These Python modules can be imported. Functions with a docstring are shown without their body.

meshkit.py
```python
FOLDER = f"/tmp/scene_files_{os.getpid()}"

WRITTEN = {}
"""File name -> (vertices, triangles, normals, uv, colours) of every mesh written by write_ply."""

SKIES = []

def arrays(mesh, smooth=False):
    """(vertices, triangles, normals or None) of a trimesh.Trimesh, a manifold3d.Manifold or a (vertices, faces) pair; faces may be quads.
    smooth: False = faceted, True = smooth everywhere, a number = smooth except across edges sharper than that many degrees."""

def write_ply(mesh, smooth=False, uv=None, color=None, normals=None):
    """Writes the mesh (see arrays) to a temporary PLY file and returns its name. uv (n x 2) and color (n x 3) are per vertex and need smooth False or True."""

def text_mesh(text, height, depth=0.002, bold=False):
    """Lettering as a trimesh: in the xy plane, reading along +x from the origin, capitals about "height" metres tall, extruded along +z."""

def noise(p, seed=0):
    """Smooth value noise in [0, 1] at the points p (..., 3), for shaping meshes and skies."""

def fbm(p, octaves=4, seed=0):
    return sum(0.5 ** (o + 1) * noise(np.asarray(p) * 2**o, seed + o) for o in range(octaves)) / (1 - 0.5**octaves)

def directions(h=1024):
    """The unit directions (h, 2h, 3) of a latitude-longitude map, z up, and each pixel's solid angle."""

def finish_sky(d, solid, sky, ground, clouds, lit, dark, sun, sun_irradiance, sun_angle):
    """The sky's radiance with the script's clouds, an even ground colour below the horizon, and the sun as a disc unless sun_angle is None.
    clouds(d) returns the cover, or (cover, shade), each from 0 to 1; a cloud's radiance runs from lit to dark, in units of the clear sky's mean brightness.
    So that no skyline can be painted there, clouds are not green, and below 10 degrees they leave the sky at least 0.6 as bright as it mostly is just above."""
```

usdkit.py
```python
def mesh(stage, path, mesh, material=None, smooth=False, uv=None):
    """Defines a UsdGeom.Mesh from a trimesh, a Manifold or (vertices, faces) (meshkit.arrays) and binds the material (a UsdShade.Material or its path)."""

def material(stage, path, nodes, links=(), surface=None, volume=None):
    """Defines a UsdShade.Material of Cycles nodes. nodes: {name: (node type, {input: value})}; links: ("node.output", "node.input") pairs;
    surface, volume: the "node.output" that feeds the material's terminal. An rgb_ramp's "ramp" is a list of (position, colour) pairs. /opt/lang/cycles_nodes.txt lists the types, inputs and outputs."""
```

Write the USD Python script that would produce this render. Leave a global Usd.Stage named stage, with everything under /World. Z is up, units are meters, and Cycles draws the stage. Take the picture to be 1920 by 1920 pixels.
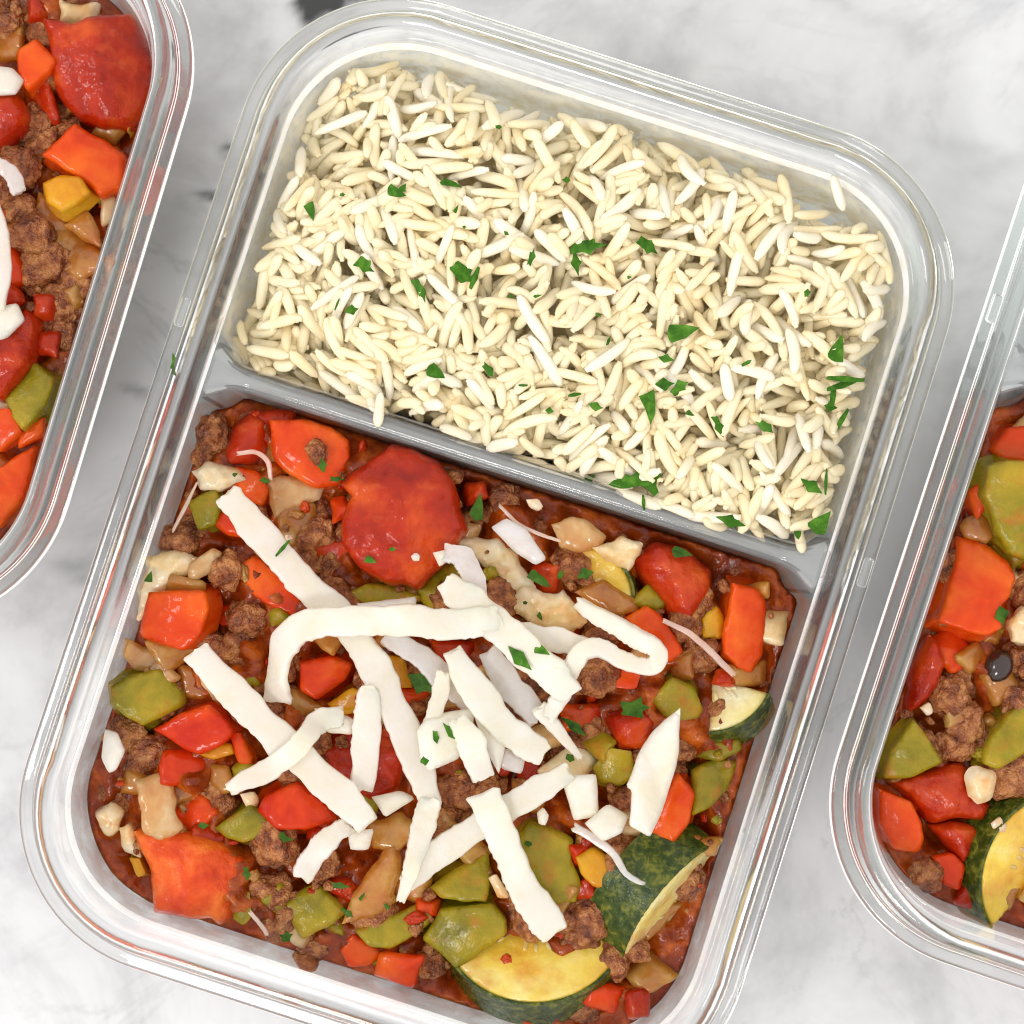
import math, random, sys
import numpy as np, trimesh, shapely
from shapely.geometry import Polygon, Point
from scipy.spatial import Delaunay, cKDTree
import usdkit, meshkit
from pxr import Usd, UsdGeom, UsdLux, UsdShade, Gf, Sdf, Vt

stage = Usd.Stage.CreateInMemory()
UsdGeom.SetStageUpAxis(stage, 'Z'); UsdGeom.SetStageMetersPerUnit(stage, 1.0)
UsdGeom.Xform.Define(stage, '/World'); UsdGeom.Scope.Define(stage, '/World/Looks')
CM = 0.01
rng = np.random.default_rng(7)

# ---------------------------------------------------------------- camera (nearly straight down, 75 mm)
F, TH, PH, DIST, ZR = 4000.0, 0.0485, -0.0047, 44.0, 4.9
fw = np.array([-math.sin(PH), math.sin(TH) * math.cos(PH), -math.cos(TH) * math.cos(PH)])
rt = np.array([1., 0, 0]); rt -= fw * (rt @ fw); rt /= np.linalg.norm(rt)
up = np.cross(rt, fw)
EYE = -fw * DIST + np.array([0, 0, ZR])
cam = UsdGeom.Camera.Define(stage, '/World/camera')
m4 = Gf.Matrix4d(*rt, 0, *up, 0, *(-fw), 0, *(EYE * CM), 1)
cam.AddTransformOp().Set(m4)
cam.CreateHorizontalApertureAttr(36.0); cam.CreateVerticalApertureAttr(36.0)
cam.CreateFocalLengthAttr(F / 1920 * 36.0)
cam.CreateClippingRangeAttr(Gf.Vec2f(0.01, 50))
cam.CreateFStopAttr(11.0); cam.CreateFocusDistanceAttr((DIST + 0.5) * CM)
cam.CreateExposureAttr(-0.28)

# ---------------------------------------------------------------- light: a dim room and soft windows
def rect_light(name, pos, target, w, h, power, color):
    l = UsdLux.RectLight.Define(stage, '/World/' + name)
    l.CreateWidthAttr(w); l.CreateHeightAttr(h); l.CreateIntensityAttr(power); l.CreateColorAttr(Gf.Vec3f(*color)); l.CreateNormalizeAttr(False)
    p, t = np.array(pos, float), np.array(target, float)
    z = p - t; z /= np.linalg.norm(z)
    x = np.cross([0, 1, 0.01], z); x /= np.linalg.norm(x); y = np.cross(z, x)
    l.AddTransformOp().Set(Gf.Matrix4d(*x, 0, *y, 0, *z, 0, *p, 1))
rect_light('window_light', (-0.36, -0.92, 1.2), (0, 0, 0.03), 0.3, 0.36, 31.0, (1.0, 0.985, 0.965))
rect_light('second_window_light', (-0.95, 0.1, 1.1), (0, 0, 0.03), 0.22, 0.3, 21.0, (1.0, 0.985, 0.965))
dome = UsdLux.DomeLight.Define(stage, '/World/room_light')
dome.CreateIntensityAttr(0.49); dome.CreateColorAttr(Gf.Vec3f(1.0, 0.985, 0.96))

# ---------------------------------------------------------------- helpers
def P(px, py, z):
    """The point at height z (cm) seen at a pixel of the photograph (1920 wide)."""
    d = fw + rt * ((px - 960) / F) + up * (-(py - 960) / F)
    t = (z - EYE[2]) / d[2]
    return EYE + d * t

counts = {}
def numbered(parent, name):
    key = parent + '/' + name
    n = counts.get(key, 0); counts[key] = n + 1
    return key if n == 0 else f'{key}_{n:03d}'

def tag(prim, label=None, cat=None, group=None, kind=None):
    prim = prim.GetPrim() if hasattr(prim, 'GetPrim') else prim
    for k, v in (('label', label), ('category', cat), ('group', group), ('kind', kind)):
        if v: prim.SetCustomDataByKey(k, v)
    return prim

def obj(name, mesh, mat, parent='/World', smooth=35):
    v, f = (np.asarray(mesh.vertices), np.asarray(mesh.faces)) if hasattr(mesh, 'vertices') else mesh
    return usdkit.mesh(stage, numbered(parent, name), (v * CM, f), mat, smooth=smooth)

def thing(name, label, cat, group=None, loc=(0, 0, 0), rot=0):
    x = UsdGeom.Xform.Define(stage, numbered('/World', name))
    x.AddTranslateOp().Set(Gf.Vec3d(*[c * CM for c in loc])); x.AddRotateZOp().Set(math.degrees(rot))
    tag(x, label, cat, group)
    return str(x.GetPath())

# ---------------------------------------------------------------- materials
def M(name, nodes, links, surface):
    return usdkit.material(stage, '/World/Looks/' + name, nodes, links, surface=surface)

def food(name, stops, scale, rough=(0.2, 0.45), sss=0.15, sss_r=(1, .4, .2), sss_s=.003, bump=.3, bump_scale=900, bump_dist=.0004, coat=0.0, speck=None, detail=4, ior=1.42, spec=.5):
    n = {'g': ('geometry', {}),
         'n': ('noise_texture', {'scale': scale, 'detail': detail, 'roughness': .6, 'distortion': .4}),
         'r': ('rgb_ramp', {'ramp': stops}),
         'n2': ('noise_texture', {'scale': bump_scale, 'detail': 3, 'roughness': .6}),
         'b': ('bump', {'strength': bump, 'distance': bump_dist}),
         'n3': ('noise_texture', {'scale': scale * 2.3, 'detail': 2}),
         'rr': ('map_range', {'from_min': .35, 'from_max': .65, 'to_min': rough[0], 'to_max': rough[1], 'clamp': True}),
         'p': ('principled_bsdf', {'subsurface_weight': sss, 'subsurface_radius': sss_r, 'subsurface_scale': sss_s, 'ior': ior, 'coat_weight': coat, 'coat_roughness': .07, 'specular_ior_level': spec})}
    l = [('g.position', 'n.vector'), ('g.position', 'n2.vector'), ('g.position', 'n3.vector'), ('n.fac', 'r.fac'), ('n2.fac', 'b.height'),
         ('n3.fac', 'rr.value'), ('rr.result', 'p.roughness'), ('b.normal', 'p.normal'), ('b.normal', 'p.coat_normal')]
    if speck:
        col, sc, lo, hi = speck
        n['n4'] = ('noise_texture', {'scale': sc, 'detail': 3, 'roughness': .55})
        n['mr'] = ('map_range', {'from_min': lo, 'from_max': hi, 'to_max': .6, 'clamp': True})
        n['mx'] = ('mix_color', {'b': col})
        l += [('g.position', 'n4.vector'), ('n4.fac', 'mr.value'), ('mr.result', 'mx.fac'), ('r.color', 'mx.a'), ('mx.result', 'p.base_color')]
    else:
        l += [('r.color', 'p.base_color')]
    return M(name, n, l, 'p.BSDF')

MAT = {}
MAT['tomato'] = food('tomato', [(.3, (.22, .007, .0015)), (.5, (.36, .019, .0025)), (.7, (.52, .062, .006))], 80, (.1, .28), .12, (1, .25, .1), .003, .4, 420, .0012, .24, spec=.2, speck=((.60, .11, .015), 160, .58, .80))
MAT['tomato_orange'] = food('tomato_orange', [(.3, (.46, .025, .003)), (.5, (.62, .065, .007)), (.68, (.74, .15, .02))], 110, (.08, .3), .15, (1, .25, .1), .003, .55, 650, .0009, .22, spec=.2)
MAT['red_pepper'] = food('red_pepper', [(.3, (.42, .014, .002)), (.5, (.58, .040, .003)), (.7, (.70, .10, .007))], 80, (.1, .28), .2, (1, .25, .08), .003, .2, 700, .0005, .22, spec=.16)
MAT['orange_pepper'] = food('orange_pepper', [(.3, (.50, .026, .002)), (.5, (.62, .055, .0035)), (.7, (.70, .11, .008))], 80, (.1, .28), .2, (1, .3, .08), .003, .22, 700, .0005, .22, spec=.16)
MAT['green_pepper'] = food('green_pepper', [(.3, (.12, .100, .005)), (.5, (.24, .185, .008)), (.7, (.38, .25, .014))], 90, (.08, .3), .2, (.6, .8, .2), .002, .4, 800, .0006, .24, spec=.2, speck=((.40, .10, .012), 210, .54, .76))
MAT['yellow_pepper'] = food('yellow_pepper', [(.3, (.46, .13, .004)), (.5, (.60, .24, .008)), (.7, (.62, .33, .02))], 90, (.08, .3), .25, (1, .6, .1), .003, .25, 800, .0005, .24, spec=.2, speck=((.48, .11, .012), 210, .52, .74))
MAT['onion'] = food('onion', [(.3, (.50, .15, .035)), (.5, (.64, .30, .11)), (.7, (.74, .46, .24))], 90, (.08, .28), .5, (1, .5, .25), .004, .25, 600, .0005, .4, speck=((.58, .15, .025), 190, .46, .70))
MAT['brown_onion'] = food('brown_onion', [(.3, (.30, .070, .007)), (.5, (.46, .15, .020)), (.7, (.60, .28, .07))], 90, (.08, .28), .5, (1, .45, .2), .004, .25, 600, .0005, .4, speck=((.50, .10, .015), 190, .46, .70))
MAT['melt'] = food('melted_cheese', [(.3, (.76, .30, .07)), (.45, (.85, .53, .24)), (.65, (.88, .70, .45))], 80, (.12, .35), .4, (1, .6, .3), .004, .3, 600, .0006, .3, speck=((.70, .22, .04), 150, .54, .70))
MAT['beef'] = food('beef', [(.32, (.085, .014, .0025)), (.47, (.24, .060, .012)), (.64, (.47, .185, .056))], 330, (.1, .35), .15, (1, .4, .2), .0015, 1.0, 1100, .0012, .35, detail=6)
MAT['sauce'] = food('sauce', [(.3, (.10, .010, .0015)), (.5, (.24, .034, .003)), (.68, (.48, .10, .009))], 140, (.05, .14), .1, (1, .3, .1), .002, .35, 500, .0012, .22, detail=5, spec=.25)
MAT['bean'] = food('bean', [(.3, (.012, .006, .005)), (.7, (.03, .014, .010))], 100, (.08, .2), 0, bump=.1, coat=.5)
MAT['flesh'] = food('zucchini_flesh', [(.28, (.68, .30, .015)), (.48, (.78, .50, .05)), (.7, (.84, .66, .20))], 75, (.12, .35), .35, (1, .7, .15), .003, .3, 700, .0006, .3, speck=((.62, .20, .015), 120, .48, .68))
MAT['pale_flesh'] = food('zucchini_pale_flesh', [(.28, (.70, .38, .05)), (.48, (.80, .60, .17)), (.7, (.86, .76, .42))], 75, (.12, .35), .35, (1, .7, .15), .003, .3, 700, .0006, .3, speck=((.60, .20, .015), 120, .50, .70))
MAT['skin'] = food('zucchini_skin', [(.32, (.012, .026, .003)), (.5, (.036, .056, .006)), (.68, (.15, .15, .018))], 520, (.08, .3), .05, bump=.5, bump_scale=900, bump_dist=.0005, coat=.3, spec=.2)
MAT['cheese'] = food('cheese', [(.35, (.75, .685, .47)), (.6, (.79, .745, .585))], 120, (.3, .5), .5, (1, .85, .5), .0025, .3, 700, .0004)
MAT['dull_cheese'] = food('dull_cheese', [(.3, (.66, .57, .44)), (.6, (.82, .77, .66))], 120, (.15, .4), .6, (1, .8, .5), .003, .25, 700, .0004, .2)
MAT['pink_cheese'] = food('pink_cheese', [(.3, (.72, .38, .22)), (.6, (.80, .58, .42))], 120, (.15, .42), .6, (1, .7, .4), .003, .2, 800, .0003, .3)
def rice_mat(name, stops):
    return M(name, {'g': ('geometry', {}), 'n': ('noise_texture', {'scale': 140, 'detail': 4}), 'r': ('rgb_ramp', {'ramp': stops}),
        'p': ('principled_bsdf', {'roughness': .3, 'subsurface_weight': .25, 'subsurface_radius': (1, .92, .8), 'subsurface_scale': .0012, 'specular_ior_level': .35}), 't': ('translucent_bsdf', {}), 'mx': ('mix_closure', {'fac': .13})},
        [('g.position', 'n.vector'), ('n.fac', 'r.fac'), ('r.color', 'p.base_color'), ('r.color', 't.color'), ('p.BSDF', 'mx.closure1'), ('t.BSDF', 'mx.closure2')], 'mx.closure')
MAT['rice'] = rice_mat('rice', [(.32, (.985, .80, .45)), (.6, (.99, .88, .60))])
MAT['rice_pale'] = rice_mat('rice_pale', [(.32, (.985, .87, .61)), (.6, (.99, .91, .74))])
MAT['parsley'] = food('parsley', [(.3, (.018, .070, .004)), (.5, (.040, .13, .008)), (.7, (.09, .22, .02))], 400, (.3, .5), .0, bump=.5, bump_scale=1400, bump_dist=.0004, spec=.15)
MAT['parsley_wet'] = food('parsley_wet', [(.3, (.016, .05, .004)), (.6, (.05, .12, .010))], 300, (.15, .35), .0, bump=.5, bump_scale=1400, bump_dist=.0004, spec=.15)
def film(name, col, lo, hi, amax, sc):
    return M(name, {'g': ('geometry', {}), 's': ('separate_xyz', {}), 'mz': ('map_range', {'from_min': hi, 'from_max': lo, 'to_min': 0.0, 'to_max': 1.0, 'clamp': True}),
        'n': ('noise_texture', {'scale': sc, 'detail': 6, 'roughness': .65}), 'mn': ('map_range', {'from_min': .30, 'from_max': .58, 'to_max': amax, 'clamp': True}), 'mu': ('math', {'math_type': 'multiply'}),
        't': ('transparent_bsdf', {'color': (1, 1, 1)}), 'd': ('principled_bsdf', {'base_color': col, 'roughness': .3}), 'mx': ('mix_closure', {})},
        [('g.position', 's.vector'), ('g.position', 'n.vector'), ('s.z', 'mz.value'), ('n.fac', 'mn.value'), ('mz.result', 'mu.value1'), ('mn.result', 'mu.value2'), ('mu.value', 'mx.fac'), ('t.BSDF', 'mx.closure1'), ('d.BSDF', 'mx.closure2')], 'mx.closure')
MAT['sauce_film'] = film('sauce_film', (.34, .10, .026), .038, .049, .55, 160)
MAT['starch_film'] = film('starch_film', (.92, .87, .74), .040, .055, .85, 260)
MAT['glass'] = M('clear_glass', {'p': ('principled_bsdf', {'base_color': (.985, .995, .99), 'roughness': 0.0, 'ior': 1.5, 'transmission_weight': .985})}, [], 'p.BSDF')
MAT['wall_glass'] = M('thin_clear_glass', {'lw': ('layer_weight', {'blend': .5}), 'pw': ('math', {'math_type': 'power', 'value2': 5.0}), 'f': ('math', {'math_type': 'multiply_add', 'value2': .94, 'value3': .04}), 't': ('transparent_bsdf', {'color': (.965, .985, .978)}), 'g': ('glossy_bsdf', {'color': (1, 1, 1), 'roughness': .02}), 'mx': ('mix_closure', {})},
    [('lw.facing', 'pw.value1'), ('pw.value', 'f.value1'), ('f.value', 'mx.fac'), ('t.BSDF', 'mx.closure1'), ('g.BSDF', 'mx.closure2')], 'mx.closure')
MAT['glass_lightened'] = M('lightened_glass', {'p': ('principled_bsdf', {'base_color': (.95, .97, .98), 'roughness': 0.0, 'ior': 1.5, 'transmission_weight': .85})}, [], 'p.BSDF')  # milky diffuse share stands in for light guided through the clear divider
MAT['marble'] = M('marble', {
    'g': ('geometry', {}), 'a': ('attribute', {'attribute': 'vein'}),
    'n': ('noise_texture', {'scale': 19, 'detail': 10, 'roughness': .66, 'distortion': .6}),
    'r': ('rgb_ramp', {'ramp': [(.30, (.35, .35, .365)), (.40, (.49, .49, .507)), (.50, (.595, .597, .612)), (.62, (.65, .652, .67)), (.75, (.675, .678, .698))]}),
    'nv': ('noise_texture', {'scale': 9, 'detail': 10, 'roughness': .65, 'distortion': 2.2}),
    'ab': ('math', {'math_type': 'subtract', 'value2': .5}), 'ab2': ('math', {'math_type': 'absolute'}),
    'mv': ('map_range', {'from_min': .022, 'from_max': 0.0, 'to_min': 0.0, 'to_max': .55, 'clamp': True}),
    'nm': ('noise_texture', {'scale': 7, 'detail': 3}), 'mm': ('map_range', {'from_min': .45, 'from_max': .65, 'clamp': True}),
    'mul': ('math', {'math_type': 'multiply'}),
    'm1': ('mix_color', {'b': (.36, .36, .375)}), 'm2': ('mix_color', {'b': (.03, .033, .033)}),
    'p': ('principled_bsdf', {'roughness': .28, 'subsurface_weight': .0})},
    [('g.position', 'n.vector'), ('g.position', 'nv.vector'), ('g.position', 'nm.vector'), ('n.fac', 'r.fac'), ('nv.fac', 'ab.value1'), ('ab.value', 'ab2.value1'), ('ab2.value', 'mv.value'),
     ('nm.fac', 'mm.value'), ('mv.result', 'mul.value1'), ('mm.result', 'mul.value2'), ('mul.value', 'm1.fac'), ('r.color', 'm1.a'),
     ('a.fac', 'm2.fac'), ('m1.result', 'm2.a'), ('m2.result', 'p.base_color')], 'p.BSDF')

# ---------------------------------------------------------------- marble table top
def tabletop():
    s = 0.12
    xs = np.concatenate([[-60, -40, -25], np.arange(-14, 14.01, s), [25, 40, 60]])
    X, Y = np.meshgrid(xs, xs, indexing='ij')
    v = np.stack([X.ravel(), Y.ravel(), np.zeros(X.size)], 1)
    n = len(xs); i = np.arange(n * n).reshape(n, n)
    q = np.stack([i[:-1, :-1].ravel(), i[1:, :-1].ravel(), i[1:, 1:].ravel(), i[:-1, 1:].ravel()], 1)
    f = np.vstack([q[:, [0, 1, 2]], q[:, [0, 2, 3]]])
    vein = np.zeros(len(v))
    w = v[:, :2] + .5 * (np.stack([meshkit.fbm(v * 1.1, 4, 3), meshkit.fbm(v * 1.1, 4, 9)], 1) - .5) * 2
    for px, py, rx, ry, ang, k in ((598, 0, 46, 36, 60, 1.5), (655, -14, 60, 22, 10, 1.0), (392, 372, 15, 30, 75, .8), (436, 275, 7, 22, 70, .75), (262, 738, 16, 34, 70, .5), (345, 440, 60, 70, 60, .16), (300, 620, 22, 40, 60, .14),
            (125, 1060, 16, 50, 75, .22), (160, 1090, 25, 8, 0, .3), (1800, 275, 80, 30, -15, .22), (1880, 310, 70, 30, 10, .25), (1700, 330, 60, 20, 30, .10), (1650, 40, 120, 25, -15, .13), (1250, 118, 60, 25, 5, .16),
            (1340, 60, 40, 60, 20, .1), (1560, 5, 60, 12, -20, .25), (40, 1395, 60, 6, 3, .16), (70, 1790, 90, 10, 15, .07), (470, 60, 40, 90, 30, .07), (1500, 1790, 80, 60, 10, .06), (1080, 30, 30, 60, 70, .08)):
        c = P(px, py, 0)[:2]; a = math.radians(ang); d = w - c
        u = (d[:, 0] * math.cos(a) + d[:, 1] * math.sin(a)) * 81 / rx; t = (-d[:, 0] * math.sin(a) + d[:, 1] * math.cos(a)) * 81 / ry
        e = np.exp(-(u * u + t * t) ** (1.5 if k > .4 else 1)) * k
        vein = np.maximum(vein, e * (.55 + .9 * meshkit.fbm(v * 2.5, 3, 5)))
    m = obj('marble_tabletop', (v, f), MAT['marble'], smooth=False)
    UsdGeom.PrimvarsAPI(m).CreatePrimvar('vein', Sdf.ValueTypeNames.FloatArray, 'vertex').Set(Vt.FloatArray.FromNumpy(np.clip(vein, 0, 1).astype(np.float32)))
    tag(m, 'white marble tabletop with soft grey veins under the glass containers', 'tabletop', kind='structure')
tabletop()

# ---------------------------------------------------------------- glass containers
HA, HB, RC = 7.665, 10.44, 3.38
def inner_inset(z): return 0.80 + (5.3 - z) * 0.155
def rrect(a, b, r, nc=20, ns=14):
    pts = []
    for k, (cx, cy) in enumerate(((a - r, b - r), (-(a - r), b - r), (-(a - r), -(b - r)), (a - r, -(b - r)))):
        t = np.linspace(k * math.pi / 2, (k + 1) * math.pi / 2, nc)
        pts.append(np.stack([cx + r * np.cos(t), cy + r * np.sin(t)], 1))
    out = []
    for k in range(4):
        out.append(pts[k]); a0, a1 = pts[k][-1], pts[(k + 1) % 4][0]
        s = np.linspace(0, 1, ns + 2)[1:-1, None]; out.append(a0 + (a1 - a0) * s)
    return np.vstack(out)
def loft(pr, caps):
    rings = []
    for o, z in pr:
        r2 = rrect(HA - o, HB - o, max(RC - o * .9, .6)); rings.append(np.column_stack([r2, np.full(len(r2), z)]))
    n = len(rings[0]); v = np.vstack(rings); f = []; a = np.arange(n); b = np.roll(a, -1)
    for k in range(len(rings) - 1 + (caps == 'ring')):
        q, w = k * n, ((k + 1) % len(rings)) * n
        f += [np.stack([a + q, b + q, b + w], 1), np.stack([a + q, b + w, a + w], 1)]
    if caps == 'ends':
        c0, c1 = len(v), len(v) + 1; L = (len(rings) - 1) * n
        v = np.vstack([v, [[0, 0, pr[0][1] + .03], [0, 0, pr[-1][1]]]])
        f += [np.stack([b, a, np.full(n, c0)], 1), np.stack([a + L, b + L, np.full(n, c1)], 1)]
    m = trimesh.Trimesh(v, np.vstack(f), process=False)
    if caps == 'ring': m.fix_normals()
    return m
RIM = [(.575, 4.42), (.44, 4.66), (.28, 4.74), (.10, 4.77), (.03, 4.81), (0, 4.88), (.0, 4.95), (.03, 5.01), (.09, 5.05),
       (.24, 5.06), (.32, 5.09), (.355, 5.16), (.37, 5.3), (.39, 5.42), (.44, 5.50), (.52, 5.545), (.60, 5.55), (.68, 5.53), (.745, 5.47), (.785, 5.38), (.80, 5.28), (.84, 5.0), (.93, 4.42), (.76, 4.415)]
OUT = [(1.75, .0), (1.50, .0), (1.40, .03), (1.34, .12), (1.28, .35), (1.10, 1.4), (.92, 2.6), (.70, 3.8), (.585, 4.40)]
INN = [(.935, 4.40), (1.0, 4.0), (1.155, 3.0), (1.31, 2.0), (1.42, 1.3), (1.52, .85), (1.70, .58), (1.95, .46), (2.3, .42)]
def container_body(): return loft(OUT + INN, 'ends')
rim_mesh = loft(RIM, 'ring')
VD = float(0)
def local(p, c, a):
    d = np.asarray(p)[:2] - c; return np.array([d[0] * math.cos(a) + d[1] * math.sin(a), -d[0] * math.sin(a) + d[1] * math.cos(a)])
CONT = {'mid': (np.array([-.4574, -.6858]), -.3118), 'left': (np.array([-17.9639, 7.1433]), 1.2877), 'right': (np.array([16.1917, -.6936]), -.3252)}
VD = float(np.mean([local(P(x, y, 4.5), *CONT['mid'])[1] for x, y in ((560, 748), (960, 873), (1380, 1008))]))
def divider():
    us = np.linspace(-1, 1, 71); rings = []
    top = 4.42; ht = HA - inner_inset(top) - .02
    for s in us:
        e = (1 - abs(s)) * ht                                            # distance to the wall
        fl = math.exp(-(e / .34) ** 1.5)
        w = .22 + .40 * fl; zt = top - .10 * math.exp(-((e - .85) / .3) ** 2) + .05 * fl
        sec = []
        for q in np.linspace(0, math.pi, 33):                            # rounded top
            sec.append((w * math.copysign(abs(math.cos(q)) ** .7, math.cos(q)), zt - .16 + .16 * math.sin(q) ** .8 + .016 * math.cos(8 * q)))
        sec = [(w + .2, .6), (w + .04, .95), (w + .02, 2.2), (w + .01, 3.4)] + sec + [(-w - .01, 3.4), (-w - .02, 2.2), (-w - .04, .95), (-w - .2, .6)]
        inn = []
        for (y, z) in sec:                                               # the fold is open underneath
            zi = min(z, zt - .24); inn.append((y * max(0, (abs(y) - .15) / max(abs(y), 1e-6)), zi))
        sec = sec + inn[::-1]
        rings.append([(s * (HA - inner_inset(z) - (.02 if z > 1 else .12)), VD + y, z) for y, z in sec])
    n = len(rings[0]); h = n // 2; v = np.array(rings).reshape(-1, 3); f = []
    for k in range(len(us) - 1):
        a = np.arange(n) + k * n; b = np.roll(np.arange(n), -1) + k * n
        f += [np.stack([a, b, b + n], 1), np.stack([a, b + n, a + n], 1)]
    a = np.arange(h - 1); b = a + 1; ia, ib = n - 1 - a, n - 1 - b; L = (len(us) - 1) * n
    f += [np.stack([b, a, ia], 1), np.stack([b, ia, ib], 1), np.stack([a + L, b + L, ia + L], 1), np.stack([b + L, ib + L, ia + L], 1)]
    m = trimesh.Trimesh(v, np.vstack(f), process=False); m.fix_normals(); return m
def rounded_box(w, l, h, r):
    import manifold3d
    c = [manifold3d.Manifold.sphere(r, 12).translate((sx * (w / 2 - r), sy * (l / 2 - r), sz * (h / 2 - r))) for sx in (-1, 1) for sy in (-1, 1) for sz in (-1, 1)]
    mm = manifold3d.Manifold.batch_hull(c).to_mesh()
    return trimesh.Trimesh(mm.vert_properties[:, :3], mm.tri_verts)
body_mesh, div_mesh = container_body(), divider()
CL = {'mid': 'two compartment glass container in the middle holding white rice and chili',
      'left': 'glass container at the left edge turned crosswise showing only chili and its short rim',
      'right': 'glass container cut by the right edge of the picture with chili below its divider'}
for key, (c, a) in CONT.items():
    t = thing('glass_container', CL[key], 'container', 'glass meal prep containers', (c[0], c[1], .01), a)
    obj('body', body_mesh, MAT['wall_glass'], t, smooth=50)
    obj('rim', rim_mesh, MAT['glass'], t, smooth=50)
    obj('divider', div_mesh, MAT['glass_lightened'], t, smooth=50)
    for s in (-1, 1):
        tb = rounded_box(.2, .62, .16, .06); tb.apply_translation((s * (HA - .17), VD + (.9 if s < 0 else .1), 5.155))
        obj('lid_catch', tb, MAT['glass'], t, smooth=50)

def to_world(pts, key):
    c, a = CONT[key]; p = np.asarray(pts, float)
    return np.column_stack([c[0] + p[:, 0] * math.cos(a) - p[:, 1] * math.sin(a), c[1] + p[:, 0] * math.sin(a) + p[:, 1] * math.cos(a)])
def compartment(z, which, gap=.04):
    i = inner_inset(z) + gap
    poly = Polygon(rrect(HA - i, HB - i, max(RC - i * .9, .5)))
    hw = .22 + .03 + gap
    cut = shapely.box(-20, -20, 20, VD - hw) if which == 'chili' else shapely.box(-20, VD + hw, 20, 20)
    ends = shapely.union_all([Point(s * (HA - i + .1), VD).buffer(.75) for s in (-1, 1)])
    return poly.intersection(cut).difference(ends).buffer(-.2).buffer(.2)

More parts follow.
